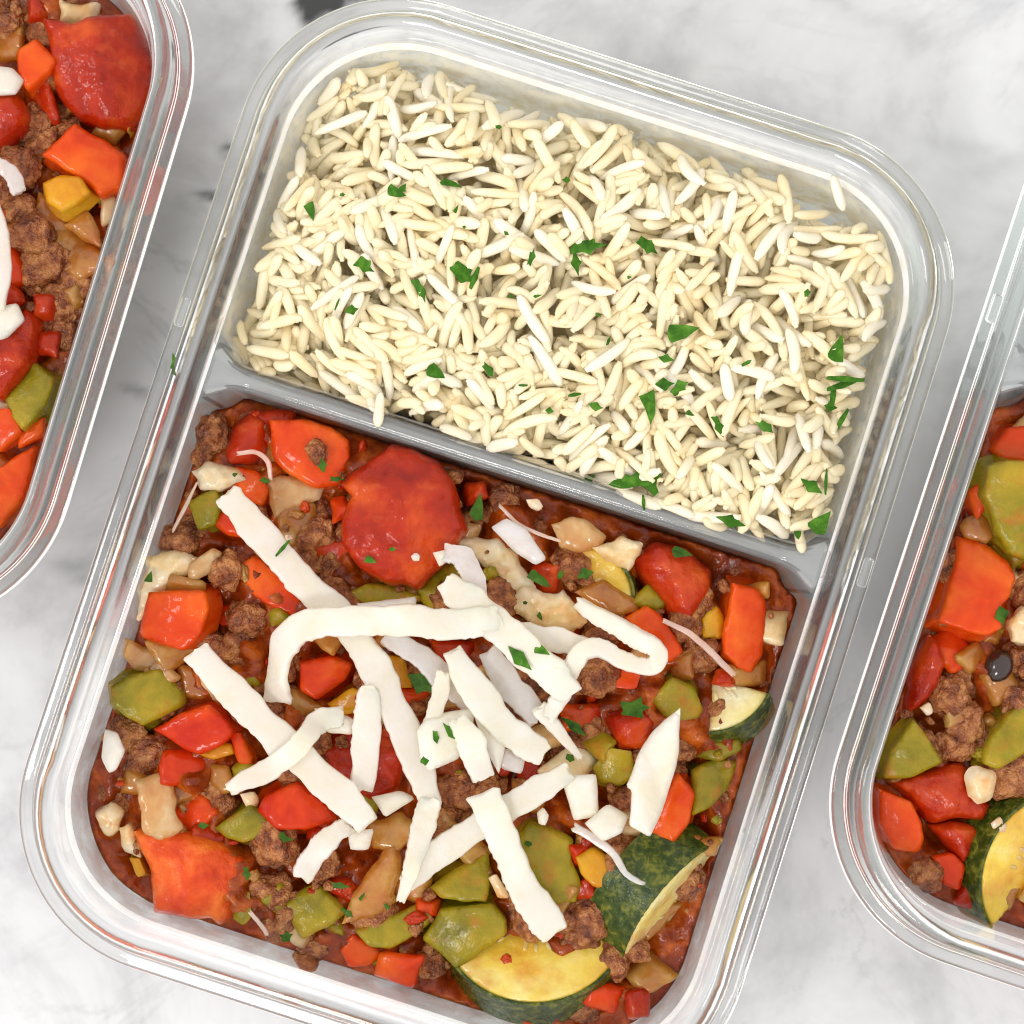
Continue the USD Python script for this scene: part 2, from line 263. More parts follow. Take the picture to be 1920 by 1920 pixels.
# ---------------------------------------------------------------- builders for pieces of food
def chaikin(p, n, k=.25):
    p = np.asarray(p, float)
    for _ in range(n):
        q = np.roll(p, -1, 0); p = np.stack([p * (1 - k) + q * k, p * k + q * (1 - k)], 1).reshape(-1, p.shape[1])
    return p
def ragged(p, amt, seed):
    r = Polygon(p).buffer(0).exterior; n = max(24, int(r.length / .09)); q = np.array([r.interpolate(t, True).coords[0] for t in np.linspace(0, 1, n, endpoint=False)])
    a = np.column_stack([q * 2.6, np.full(n, seed * 1.7)])
    return q + amt * 2 * np.stack([meshkit.fbm(a, 3, seed) - .5, meshkit.fbm(a + 31, 3, seed + 1) - .5], 1)
def slab(poly, thick, edge=.12, bulge=.1, amp=.03, nscale=3., seed=0, res=.075, round_n=2, k=.25, tilt=(0, 0), inset=.12, bend=0., fold=None, crease=0.):
    """A piece with its outline in the xy plane (cm), its top near z = 0 and rounded edges."""
    pg = Polygon(chaikin(poly, round_n, k)).buffer(0)
    if pg.geom_type != 'Polygon': pg = max(pg.geoms, key=lambda g: g.area)
    ring = pg.exterior; n = max(12, int(ring.length / res)); n = min(n, 400)
    b = np.array([ring.interpolate(s, True).coords[0] for s in np.linspace(0, 1, n, endpoint=False)])
    if not ring.is_ccw: b = b[::-1]
    x0, y0, x1, y1 = pg.bounds; rg = np.random.default_rng(seed + 11)
    gx, gy = np.meshgrid(np.arange(x0, x1, res), np.arange(y0, y1, res)); g = np.stack([gx.ravel(), gy.ravel()], 1) + rg.uniform(-.2, .2, (gx.size, 2)) * res
    inn = pg.buffer(-res * .55)
    if not inn.is_empty: g = g[shapely.contains_xy(inn, g[:, 0], g[:, 1])]
    else: g = g[:0]
    p = np.vstack([b, g]); tri = Delaunay(p).simplices
    cen = p[tri].mean(1); tri = tri[shapely.contains_xy(pg.buffer(1e-6), cen[:, 0], cen[:, 1])]
    a = p[tri]; ar = np.cross(a[:, 1] - a[:, 0], a[:, 2] - a[:, 0]); tri[ar < 0] = tri[ar < 0][:, ::-1]
    d = shapely.distance(ring, shapely.points(p))
    e = np.minimum(d, edge); z = -(edge - np.sqrt(np.maximum(edge ** 2 - (edge - e) ** 2, 0)))
    dm = max(d.max(), 1e-3); z = z + bulge * (1 - (1 - d / dm) ** 2)
    c = p.mean(0); q = p - c; R = np.abs(q).max()
    z = z + q @ np.asarray(tilt)
    if bend: z = z - bend * (q[:, 0] / R) ** 2 * R
    if fold is not None: z = z + fold[2] * np.abs(q @ np.asarray(fold[:2]))
    off = rg.uniform(0, 90, 3)
    p3 = np.column_stack([p, z])
    nz = (meshkit.fbm(np.column_stack([p, 0 * z]) * nscale + off, 4, seed) - .5) * 2
    nz2 = (meshkit.fbm(np.column_stack([p, 0 * z]) * nscale * 2.7 + off, 3, seed + 7) - .5) * 2
    p3[:, 2] += (amp * nz + .45 * amp * nz2) * np.clip(d / (edge + 1e-6), .3, 1)
    if crease: rd = meshkit.fbm(np.column_stack([p, 0 * z]) * 1.5 + off[::-1], 3, seed + 21); p3[:, 2] -= crease * np.exp(-((rd - .5) / .035) ** 2) * np.clip(d / .2, 0, 1)
    nb = len(b); top = p3
    ctr = np.append(c, 0)
    out = b - c; out = out / np.linalg.norm(out, axis=1, keepdims=True)
    rings = []
    zt = p3[:nb, 2]
    for fr, ins in ((.25, -.25 * edge), (.6, -.1 * edge), (1., inset)):
        jit = amp * .8 * (meshkit.fbm(np.column_stack([b, np.full(nb, fr * 3)]) * nscale + off, 3, seed + 3) - .5) * 2
        rr = b - out * (ins + jit)[:, None] if np.ndim(ins + jit) else b
        rings.append(np.column_stack([rr, zt - thick * fr]))
    v = np.vstack([top] + rings + [[np.append(c, (zt.mean() - thick))]])
    f = [tri]; idx = [np.arange(nb)] + [len(top) + k2 * nb + np.arange(nb) for k2 in range(3)]
    for k2 in range(3):
        A, B = idx[k2], idx[k2 + 1]; f += [np.stack([A, B, np.roll(B, -1)], 1), np.stack([A, np.roll(B, -1), np.roll(A, -1)], 1)]
    B = idx[3]; f += [np.stack([np.roll(B, -1), B, np.full(nb, len(v) - 1)], 1)]
    return trimesh.Trimesh(v, np.vstack(f), process=False)

def crumble(radii, seed, sub=4, rough=1.0):
    """A lumpy crumb of minced meat: a sphere pushed out by rounded cells and fractal noise."""
    rg = np.random.default_rng(seed); s = trimesh.creation.icosphere(subdivisions=sub)
    u = s.vertices.copy(); off = rg.uniform(0, 90, 3)
    ft = rg.normal(size=(26, 3)); ft /= np.linalg.norm(ft, axis=1, keepdims=True); ft *= rg.uniform(.8, 1.1, (26, 1))
    d1 = cKDTree(ft).query(u)[0]
    ft2 = rg.normal(size=(150, 3)); ft2 /= np.linalg.norm(ft2, axis=1, keepdims=True)
    d2 = cKDTree(ft2).query(u)[0]
    r = .80 + .55 * rough * (meshkit.fbm(u * 1.3 + off, 3, seed) - .5) + .34 * rough * (.35 - d1) + .22 * rough * (.14 - d2) + .10 * rough * (meshkit.fbm(u * 7 + off, 3, seed) - .5)
    s.vertices = u * r[:, None] * np.asarray(radii)
    q = trimesh.transformations.random_rotation_matrix(rg.uniform(0, 1, 3)); 
    # keep mostly flat: turn about z only
    s.apply_transform(trimesh.transformations.rotation_matrix(rg.uniform(0, 6.28), [0, 0, 1]))
    return s

def catmull(p, n):
    p = np.asarray(p, float); q = np.vstack([2 * p[0] - p[1], p, 2 * p[-1] - p[-2]]); out = []
    for i in range(len(p) - 1):
        t = np.linspace(0, 1, n, endpoint=False)[:, None]; a, b, c, d = q[i:i + 4]
        out.append(.5 * (2 * b + (c - a) * t + (2 * a - 5 * b + 4 * c - d) * t ** 2 + (3 * b - a - 3 * c + d) * t ** 3))
    return np.vstack(out + [p[-1:]])
def ribbon(pts, widths, thick, rolls, seed, n=10):
    """A shred: a rounded rectangular section swept along a path. pts cm, widths cm, rolls degrees."""
    k = len(pts); rg = np.random.default_rng(seed)
    data = catmull(np.column_stack([pts, widths, rolls]), n); c, w, ro = data[:, :3], data[:, 3], np.radians(data[:, 4])
    t = np.gradient(c, axis=0); t /= np.linalg.norm(t, axis=1, keepdims=True)
    side = np.cross(np.array([0, 0, 1.]), t); side /= np.maximum(np.linalg.norm(side, axis=1, keepdims=True), 1e-6); nor = np.cross(t, side)
    S = side * np.cos(ro)[:, None] + nor * np.sin(ro)[:, None]; N = -side * np.sin(ro)[:, None] + nor * np.cos(ro)[:, None]
    m = len(c); s = np.arange(m) * .2
    wl = w / 2 * (1 + .16 * (meshkit.fbm(np.stack([s, 0 * s + seed, 0 * s], 1), 3, seed) - .5) * 2) + .018 * (meshkit.noise(np.stack([s * 9, 0 * s + seed, 0 * s], 1), seed) - .5) * 2 * (w > .3)
    wr = w / 2 * (1 + .24 * (meshkit.fbm(np.stack([s, 0 * s + seed + 9, 0 * s], 1), 3, seed + 1) - .5) * 2)
    th = thick / 2 * (1 + .25 * (meshkit.fbm(np.stack([s * .6, 0 * s + seed + 5, 0 * s], 1), 3, seed + 2) - .5) * 2)
    r = .35
    sec = [(-1, -.5), (-1, .35), (-.95, .72), (-.82, .92), (-.5, 1.02), (0, 1.05), (.5, 1.02), (.82, .92), (.95, .72), (1, .35), (1, -.5), (.9, -1), (.3, -1), (-.3, -1), (-.9, -1)]
    ne = len(sec); rag = rg.uniform(-.06, .06, ne)
    rings = []
    for i in range(m):
        e = 1.0
        ring = []
        for j, (x, y) in enumerate(sec):
            p = c[i] + S[i] * (x * (wl[i] if x < 0 else wr[i])) + N[i] * (y * th[i])
            if i == 0: p = p - t[i] * rag[j]
            if i == m - 1: p = p + t[i] * rag[-j]
            ring.append(p)
        rings.append(ring)
    R = np.array(rings)
    cap0 = c[0] + (R[0] - c[0]) * .88 - t[0] * .03; cap1 = c[-1] + (R[-1] - c[-1]) * .88 + t[-1] * .03
    R = np.concatenate([cap0[None], R, cap1[None]]); M_ = len(R); v = R.reshape(-1, 3); f = []
    a = np.arange(ne); b = np.roll(a, -1)
    for i in range(M_ - 1):
        f += [np.stack([a + i * ne, (b + (i + 1) * ne), b + i * ne], 1), np.stack([a + i * ne, a + (i + 1) * ne, b + (i + 1) * ne], 1)]
    v = np.vstack([v, c[0] - t[0] * .035, c[-1] + t[-1] * .035]); L = (M_ - 1) * ne
    f += [np.stack([a, b, np.full(ne, len(v) - 2)], 1), np.stack([b + L, a + L, np.full(ne, len(v) - 1)], 1)]
    mesh = trimesh.Trimesh(v, np.vstack(f), process=False); mesh.fix_normals(); return mesh

def nums(s): return np.array([float(x) for x in s.replace(',', ' ').split()]).reshape(-1, 2)
def bbox_ground(mesh): return mesh

# ---------------------------------------------------------------- sauce under the pieces
def sauce(key, which, z0, name, label, seed, mat):
    pg = Polygon(to_world(np.array(compartment(z0, which, .03).exterior.coords)[:-1], key))
    res = .11; ring = pg.exterior; n = int(ring.length / res)
    b = np.array([ring.interpolate(s, True).coords[0] for s in np.linspace(0, 1, n, endpoint=False)])
    if not ring.is_ccw: b = b[::-1]
    x0, y0, x1, y1 = pg.bounds; gx, gy = np.meshgrid(np.arange(x0, x1, res), np.arange(y0, y1, res)); g = np.stack([gx.ravel(), gy.ravel()], 1)
    inn = pg.buffer(-.06); g = g[shapely.contains_xy(inn, g[:, 0], g[:, 1])]; p = np.vstack([b, g])
    tri = Delaunay(p).simplices; cen = p[tri].mean(1); tri = tri[shapely.contains_xy(pg, cen[:, 0], cen[:, 1])]
    a = p[tri]; ar = np.cross(a[:, 1] - a[:, 0], a[:, 2] - a[:, 0]); tri[ar < 0] = tri[ar < 0][:, ::-1]
    d = shapely.distance(ring, shapely.points(p))
    q = np.column_stack([p, np.full(len(p), seed * 3.1)])
    z = z0 + (.75 * (meshkit.fbm(q * .9, 2, seed) - .5) * 2 + .45 * (meshkit.fbm(q * 3.2, 3, seed + 1) - .5) * 2 + .07 * (meshkit.fbm(q * 9, 3, seed + 2) - .5) * 2) * np.clip(d / .5, .12, 1)
    bt = Polygon(to_world(np.array(compartment(.95, which, .05).exterior.coords)[:-1], key)); br = bt.exterior
    bb = np.array([br.interpolate(br.project(Point(*x))).coords[0] for x in b])
    v = np.vstack([np.column_stack([p, z]), np.column_stack([bb, np.full(n, .95)]), [[*bb.mean(0), .8]]])
    A = np.arange(n); B = len(p) + A
    f = [tri, np.stack([A, B, np.roll(B, -1)], 1), np.stack([A, np.roll(B, -1), np.roll(A, -1)], 1), np.stack([np.roll(B, -1), B, np.full(n, len(v) - 1)], 1)]
    m = obj(name, (v, np.vstack(f)), MAT[mat], smooth=True)
    tag(m, label, kind='stuff', cat='sauce' if which == 'chili' else 'rice')
sauce('mid', 'chili', 3.56, 'chili_sauce', 'dark red brown chili sauce under the vegetables of the middle container', 1, 'sauce')
sauce('left', 'chili', 3.56, 'chili_sauce', 'dark red brown chili sauce in the container at the left edge', 2, 'sauce')
sauce('right', 'chili', 3.56, 'chili_sauce', 'dark red brown chili sauce in the container at the right edge', 3, 'sauce')

def wall_film(key, which, z0, z1, name, label, mat):
    zs = np.linspace(z0, z1, 9); rings = []
    for z in zs:
        r = compartment(z, which, .012).exterior
        if not rings: n = int(r.length / .12)
        rings.append(np.column_stack([to_world([r.interpolate(t, True).coords[0] for t in np.linspace(0, 1, n, endpoint=False)], key), np.full(n, z)]))
    v = np.vstack(rings); f = []; a = np.arange(n); b = np.roll(a, -1)
    for k in range(len(zs) - 1): f += [np.stack([a + k * n, b + k * n, b + (k + 1) * n], 1), np.stack([a + k * n, b + (k + 1) * n, a + (k + 1) * n], 1)]
    tag(obj(name, (v, np.vstack(f)), MAT[mat], smooth=True), label, kind='stuff', cat='sauce' if which == 'chili' else 'starch')
wall_film('mid', 'chili', 3.3, 4.75, 'sauce_smear', 'brownish sauce smears on the glass walls around the middle chili', 'sauce_film')
wall_film('left', 'chili', 3.3, 4.75, 'sauce_smear', 'brownish sauce smears on the glass of the left container', 'sauce_film')
wall_film('right', 'chili', 3.3, 4.75, 'sauce_smear', 'brownish sauce smears on the glass of the right container', 'sauce_film')
wall_film('mid', 'rice', 2.9, 4.9, 'starch_smear', 'cloudy starch marks on the glass walls around the rice', 'starch_film')

# ---------------------------------------------------------------- pieces of vegetable, each its own object: code | z | label | outline in pixels
#  code: name, category, material, thickness, edge, bulge, roughness, rounding, corner cut, tilt
KIND = {
 'T': ('tomato_chunk', 'tomato', 'tomato', 1.0, .16, .24, .10, 2, .2, .22), 'P': ('red_pepper_piece', 'red pepper', 'red_pepper', .75, .05, .03, .05, 1, .14, .34),
 'O': ('orange_pepper_piece', 'red pepper', 'orange_pepper', .8, .05, .04, .055, 1, .14, .32), 'G': ('green_pepper_piece', 'green pepper', 'green_pepper', .75, .05, .05, .055, 1, .16, .34),
 'Y': ('yellow_pepper_piece', 'yellow pepper', 'yellow_pepper', .7, .05, .04, .05, 1, .18, .3), 'N': ('onion_piece', 'onion', 'onion', .35, .06, .08, .07, 1, .2, .22),
 'B': ('onion_piece', 'onion', 'brown_onion', .4, .07, .10, .07, 1, .2, .25), 'M': ('melted_cheese_clump', 'melted cheese', 'melt', .45, .10, .08, .22, 1, .2, .15),
 'C': ('cheese_piece', 'cheese', 'cheese', .26, .07, .06, .03, 1, .12, .2), 'D': ('cheese_piece', 'cheese', 'dull_cheese', .16, .05, .05, .03, 2, .2, .15),
 'S': ('garlic_bit', 'garlic', 'melt', .3, .06, .06, .04, 1, .2, .2)}
PIECES = '''
B|3.8|brown translucent onion piece right of the top of the long diagonal cheese shred|520,960 560,938 587,943 592,977 560,1030 527,1015
T|3.95|small brown red tomato piece beside the left end of the divider|420,850 432,795 470,768 500,790 500,845 470,870 430,868
O|4.0|big orange red pepper slab below the divider left of the big tomato|508,790 560,785 620,800 655,825 655,870 640,905 590,915 540,890 512,860
P|3.85|small red pepper end above the top of the long diagonal shred|440,872 480,885 505,920 490,950 450,930 430,900
P|3.8|dark red pepper piece left under the top of the long diagonal shred|393,977 420,958 446,973 460,1010 425,1005
P|3.8|dark red pepper strip under the middle of the long diagonal shred|441,1062 480,1040 530,1075 575,1130 550,1158 513,1140 473,1117
N|3.85|creamy pink onion piece left of the big tomato chunk|500,900 520,887 567,897 606,905 597,937 560,952 520,968
M|4.05|yellowish clump of melted cheese by the left wall below the divider|360,882 390,866 440,880 462,895 417,918 375,910
G|3.95|small olive green pepper square left of the long shred top|352,940 405,915 414,945 402,985 370,993
M|4.0|orange stained melted cheese clump by the left wall|281,1057 327,1043 366,1047 353,1080 312,1100 280,1125 262,1165 252,1160 262,1105
N|4.05|thin translucent onion sliver above the orange pepper cube|355,1060 393,1028 409,1037 395,1070 367,1088 350,1087
O|4.2|bright orange pepper cube near the left wall|277,1110 333,1105 388,1108 394,1140 378,1190 343,1222 300,1209 258,1193 267,1150
N|3.75|pinkish translucent onion under the orange pepper cube|232,1200 277,1213 315,1225 290,1255 253,1255 230,1230
G|4.05|olive green pepper block by the left wall below the onion|208,1288 240,1265 300,1255 342,1298 342,1325 302,1347 265,1362 236,1342 214,1320
B|3.75|brown onion piece right of the olive block at the left wall|330,1245 372,1255 395,1290 380,1315 338,1305
P|4.1|pointed red pepper wedge left of the left diagonal shred|285,1370 333,1340 390,1320 424,1347 440,1375 412,1398 373,1415 340,1402
Y|3.85|thin olive yellow sliver under the red pepper wedge|370,1412 400,1396 432,1392 440,1412 400,1425
P|3.85|narrow red pepper strip under the left diagonal shred|430,1375 450,1372 472,1420 468,1440 445,1430
B|3.85|translucent brown onion beside the crossing shreds|392,1435 428,1438 440,1480 415,1490 395,1470
N|4.1|glistening pinkish onion layer on the bottom left tomato|250,1467 300,1450 322,1480 335,1557 300,1570 272,1563 260,1513
M|3.9|small beige lump by the bottom left corner of the glass|176,1527 200,1508 221,1523 215,1557 193,1569
M|3.9|pale bit at the left side of the bottom left tomato|220,1557 240,1545 255,1573 262,1609 233,1599
Y|3.75|tiny yellow pepper bit below the bottom left tomato edge|240,1610 262,1610 274,1640 258,1645
T|4.15|large orange red tomato chunk in the bottom left corner|247,1563 290,1562 333,1565 367,1571 417,1590 463,1617 457,1657 447,1697 427,1730 403,1742 387,1727 353,1728 320,1717 287,1713 283,1673 277,1633 260,1600
G|4.0|olive green pepper wedge left of the short bottom shred|400,1553 433,1530 467,1508 502,1525 505,1547 477,1574 457,1582 423,1572
G|3.8|small olive bit right of the bottom left tomato|441,1690 466,1668 471,1720 456,1737 436,1724
P|4.15|red pepper piece under the lower half of the left diagonal shred|480,1520 497,1490 560,1465 605,1500 632,1540 575,1556 520,1556
T|3.9|red tomato piece seen between the middle shreds|585,1385 640,1360 710,1350 765,1410 745,1480 695,1505 640,1495 592,1440
P|4.0|red pepper piece between the arched shred and the left diagonal shred|563,1242 620,1228 660,1245 645,1277 592,1312 563,1292
G|3.9|olive green pepper just below the big tomato|630,1122 690,1092 750,1102 790,1120 760,1140 690,1145
Y|3.85|yellow pepper piece left of the vertical shred|612,1320 660,1288 695,1298 683,1332 640,1342
Y|3.85|olive yellow pepper piece under the arched shred|715,1225 755,1235 775,1290 735,1290
T|4.75|biggest wet red tomato chunk touching the divider|683,867 730,828 780,838 820,864 845,900 859,950 877,987 855,1020 829,1060 785,1102 730,1092 673,1062 645,1020 642,967 660,930 640,905
M|3.95|creamy peach melted cheese right of the big tomato|858,1015 893,1021 940,1011 955,1037 989,1077 995,1099 960,1104 927,1079 898,1055
N|4.1|beige onion square below the divider|1038,983 1073,971 1109,980 1135,1002 1122,1025 1087,1032 1055,1027
M|4.15|pinkish curled piece right of the beige onion square|1118,1025 1173,1005 1205,1017 1202,1038 1174,1070 1148,1050
M|4.1|cream coloured lump below the small zucchini slice|948,1125 977,1105 1020,1111 1057,1115 1082,1147 1102,1160 1067,1185 1027,1179 985,1165 958,1149
B|3.95|brown onion strip above the hooked shred|1080,1110 1130,1090 1190,1120 1200,1150 1140,1150
T|3.95|red tomato piece by the right end of the divider|1178,1045 1230,1013 1292,1030 1338,1072 1332,1112 1300,1163 1263,1162 1223,1112
O|4.0|tall orange red pepper piece at the right wall below the divider|1370,1092 1420,1100 1439,1133 1440,1183 1429,1235 1411,1266 1380,1255 1355,1229 1355,1183 1368,1145
Y|3.8|small olive piece left of the tall pepper at the right wall|1312,1157 1346,1131 1359,1160 1352,1199 1318,1194
O|4.0|red orange pepper strip right of the hooked shred|1170,1157 1213,1134 1242,1157 1283,1222 1258,1243 1220,1222
P|3.95|red pepper sliver under the hooked shred|1108,1258 1150,1248 1203,1255 1192,1292 1140,1287
G|4.0|olive yellow pepper piece left of the pale zucchini wedge|1222,1312 1262,1268 1302,1288 1322,1332 1292,1374 1250,1352
T|3.95|tomato pulp beneath the parsley right of the shreds|1138,1342 1200,1318 1233,1350 1217,1402 1160,1412
G|4.0|wet shiny green pepper piece left of the leaf shaped shred|1111,1440 1140,1403 1185,1409 1192,1452 1167,1477 1125,1467
O|4.05|bright orange pepper piece beside the leaf shaped shred|1215,1565 1240,1500 1272,1448 1303,1485 1292,1542 1262,1582
G|3.7|dark green pepper sliver at the right wall|1308,1420 1330,1390 1389,1383 1392,1405 1347,1429
G|3.75|speckled olive pepper piece at the right wall above the zucchini|1298,1445 1347,1421 1385,1430 1365,1482 1330,1514 1298,1529
G|4.05|glossy olive pepper cube right of the bottom shred|971,1567 993,1541 1047,1561 1079,1577 1072,1613 1089,1657 1079,1692 1037,1695 1008,1655 981,1617
Y|4.0|smaller golden pepper cube beside the olive cube|1078,1607 1113,1591 1149,1613 1162,1640 1142,1669 1113,1665 1091,1642
G|3.9|olive green pepper under the lower crossing shred|805,1665 853,1630 915,1595 919,1647 915,1689 867,1692 827,1685
B|4.05|tall orange translucent onion left of the folded shred|645,1729 665,1680 698,1630 727,1591 749,1585 745,1630 735,1680 742,1695 700,1719
G|3.9|curved olive brown pepper strip near the bottom wall|665,1743 707,1727 757,1710 800,1690 822,1703 809,1732 773,1755 730,1779 690,1772
G|4.0|large olive green pepper piece above the bottom zucchini slice|825,1707 880,1697 925,1693 949,1723 952,1753 909,1779 889,1795 853,1822 825,1792 791,1763
P|3.7|red pepper piece at the bottom wall|638,1782 660,1748 700,1773 722,1790 690,1812 653,1814
S|4.1|garlic bit left of the bottom shred|917,1650 930,1640 950,1672 955,1685 935,1685
S|4.0|tiny cream bit right of the olive cube|1120,1680 1150,1690 1155,1702 1135,1712
S|4.0|pale crumb under the left diagonal shred|450,1490 475,1486 482,1500 478,1525 462,1515
S|4.1|small orange speck below the divider|988,936 1010,934 1019,950 1012,957 995,950
T|3.65|flat red tomato skin under the short bottom shred|585,1665 620,1640 660,1645 705,1670 690,1702 650,1695
B|3.8|amber onion patch below the red middle tomato|690,1545 750,1530 790,1560 740,1600 700,1590
T|4.3|dark red tomato filling the top of the left container|77,33 133,40 187,25 240,18 277,83 282,150 262,207 233,229 187,235 143,215 117,187 100,150 87,117 85,67
O|4.25|small orange red pepper cube left of the dark tomato|31,92 63,68 108,113 92,137 50,169 31,142
O|4.15|large orange pepper block below the dark tomato|81,293 140,231 200,265 232,287 229,352 187,369 167,345 133,325
Y|4.3|golden pepper piece under the orange block|76,340 110,325 150,331 169,363 142,385 117,399 85,379
N|3.9|narrow tan onion piece at the rim of the left container|185,370 212,366 207,412 188,422
B|4.0|brown translucent onion in the left container|121,417 160,391 181,427 189,462 150,445
T|4.1|red tomato cut by the left edge above the beef|-60,160 30,178 49,213 42,240 10,270 -60,280
T|3.9|tan and orange piece at the top left corner|40,-30 85,-30 88,20 82,40 50,40
T|4.3|round red tomato at the left edge above the green pepper|-60,640 0,598 42,558 67,600 62,660 42,702 0,747 -60,740
G|4.1|olive green pepper block in the left container|5,747 60,675 102,710 89,760 43,809 21,780
P|4.0|red pepper piece under the olive block at the left edge|-40,770 20,765 42,810 0,845 -40,840
P|3.9|small red pepper at the rim beside the olive block|33,815 82,781 79,815 30,842
O|3.8|long orange red pepper in the lower corner of the left container|-40,900 33,855 69,831 47,930 0,990 -40,990
Y|3.8|amber sliver along the rim of the left container|240,205 256,190 250,225 238,250
G|4.4|big olive pepper at the right edge near the divider|1851,873 1890,861 1945,868 1945,1060 1900,1037 1868,989 1845,933
O|4.0|orange red piece touching the divider of the right container|1862,840 1890,800 1945,795 1945,868 1880,866
P|3.9|thin red pepper along the rim of the right container|1818,920 1842,898 1852,950 1832,977
B|3.95|pinkish onion beside the thin red pepper strip|1805,985 1845,955 1870,1000 1850,1018 1815,1008
O|4.2|large orange red pepper slab in the right container|1805,1005 1847,1015 1895,1050 1909,1083 1895,1119 1874,1135 1875,1179 1847,1192 1800,1182 1755,1165 1773,1118 1793,1065
T|4.05|red tomato piece at the rim of the right container|1741,1190 1762,1205 1775,1243 1765,1283 1732,1325 1700,1342 1713,1270
G|4.1|olive green pepper square at the rim of the right container|1713,1348 1742,1385 1769,1430 1713,1459 1658,1462 1671,1407
G|4.15|tilted dark olive pepper at the right edge|1945,1305 1890,1338 1848,1400 1843,1432 1870,1443 1945,1400
T|4.0|wide brown red tomato flesh in the right container|1671,1467 1730,1448 1813,1428 1829,1467 1865,1513 1849,1542 1800,1535 1753,1545 1705,1502
O|4.1|bright orange pepper cube in the corner of the right container|1648,1477 1707,1501 1729,1540 1735,1575 1725,1602 1680,1595 1651,1547
T|3.9|dark red tomato below the wide tomato flesh|1748,1549 1793,1541 1849,1555 1829,1602 1810,1624
P|3.9|small crimson pepper tip near the right bottom rim|1751,1607 1787,1598 1812,1622 1799,1672 1768,1659
M|4.3|pale drop of melted cheese on the wide tomato flesh|1822,1462 1840,1445 1868,1460 1864,1490 1845,1502 1826,1488
S|4.3|small cream bit on the zucchini of the right container|1862,1545 1878,1533 1890,1550 1885,1562 1868,1558
S|4.2|pale bit at the edge of the beef in the right container|1728,1328 1745,1318 1752,1335 1742,1342
M|4.3|orange cream bit at the right edge beside the beef|1892,1160 1925,1140 1945,1150 1945,1210 1905,1200
C|4.9|ragged leaf shaped shred of white cheese at the right|1273,1330 1270,1413 1250,1497 1219,1565 1179,1543 1187,1482 1176,1473 1200,1413 1223,1377
C|4.55|white cheese block right of the lower crossing shred|1053,1457 1117,1453 1122,1528 1077,1539
C|4.7|small white cheese cube beside the leaf shaped shred|1099,1545 1140,1509 1177,1530 1165,1562 1130,1577
C|4.5|tiny white cheese crumb above the olive cube|1008,1525 1018,1515 1028,1530 1022,1548 1010,1545
D|4.45|translucent white cheese fragment below the divider|922,990 950,972 988,993 1010,1027 1024,1047 1003,1058 966,1033
C|4.95|tiny white cheese scrap on the edge of the big tomato|812,1037 833,1032 841,1050 823,1061
C|4.85|white cheese speck on the big tomato|771,1043 779,1037 787,1042 785,1051 775,1052
C|4.3|oval white cheese bit at the left wall|195,1370 217,1376 233,1407 218,1441 203,1449 189,1420
C|4.75|broad flat cheese flake in the middle of the pile|783,1370 800,1348 840,1337 890,1330 880,1380 858,1422 805,1445 790,1420
C|4.65|cheese flake right of the bright short shred|890,1345 948,1388 936,1452 914,1412
D|4.4|grey translucent cheese end right of the cheese pile|936,1420 950,1402 985,1425 977,1452 940,1440
C|4.35|thin triangular cheese flake below the vertical shred|698,1495 750,1485 777,1498 722,1532
C|4.45|ragged flap on top of the arched shred|671,1132 727,1126 778,1119 778,1152 690,1156
C|4.35|cheese stub under the end of the left diagonal shred|653,1560 700,1555 690,1593 657,1594
C|4.5|short cheese end above the crossing of the left shreds|590,1330 615,1330 662,1350 660,1378 612,1372
C|4.4|white cheese scrap at the left edge beside the orange cube|-30,121 20,125 41,147 29,174 -30,176
C|4.4|white cheese end at the left edge beside the round tomato|-40,585 30,568 44,600 0,640 -40,640
'''
pid = 0; CENT = []
for line in PIECES.strip().split('\n'):
    code, z, label, poly = line.split('|'); z = float(z) + .15; pid += 1
    name, cat, mat, th, edge, bulge, amp, rnd, k, tm = KIND[code]
    mat = 'tomato_orange' if 'bottom left corner' in label and code == 'T' else mat
    pp = nums(poly); w = np.array([P(x, y, z)[:2] for x, y in pp]); c = w.mean(0)
    rg = np.random.default_rng(pid * 7 + 1); ta = rg.uniform(0, 6.28); tt = tm * rg.uniform(.3, 1)
    size = math.sqrt(Polygon(w).buffer(0).area); f = min(1, size / 1.2); w = c + (w - c) * (1.02 if code in 'CD' else 1.0 if code == 'T' else .99 if code in 'POGY' else 1.05)
    CENT.append((pp.mean(0), label))
    rag = {'M': .22, 'N': .10, 'B': .12, 'T': .07, 'G': .05, 'P': .05, 'O': .05, 'Y': .06, 'S': .05}.get(code, .03) * (.4 + .6 * f); w = ragged(w, rag, pid); z = z - (.08 if code in 'MNBS' else 0)
    mesh = slab(w - c, th * (.5 + .5 * f), edge * (.5 + .5 * f), bulge * f, amp * (.5 + .5 * f), {'C': 6, 'T': 2.0}.get(code, 3.0), pid, .07, max(rnd - 1, 0) if code not in 'DT' else 1, k, (tt * math.cos(ta), tt * math.sin(ta)),
                inset=-.20 * f if code in 'POGY' else .12, crease=.055 * f if code == 'T' else 0, fold=(math.cos(.35), math.sin(.35), .35) if 'leaf shaped shred of' in label else (math.cos(pid * 1.3), math.sin(pid * 1.3), -.30) if code == 'T' else None, bend=.12 * rg.uniform(0, 1) if code in 'PGYN' else 0)
    mesh.apply_translation([c[0], c[1], z])
    tag(obj(name, mesh, MAT[mat], smooth=45), label, cat)

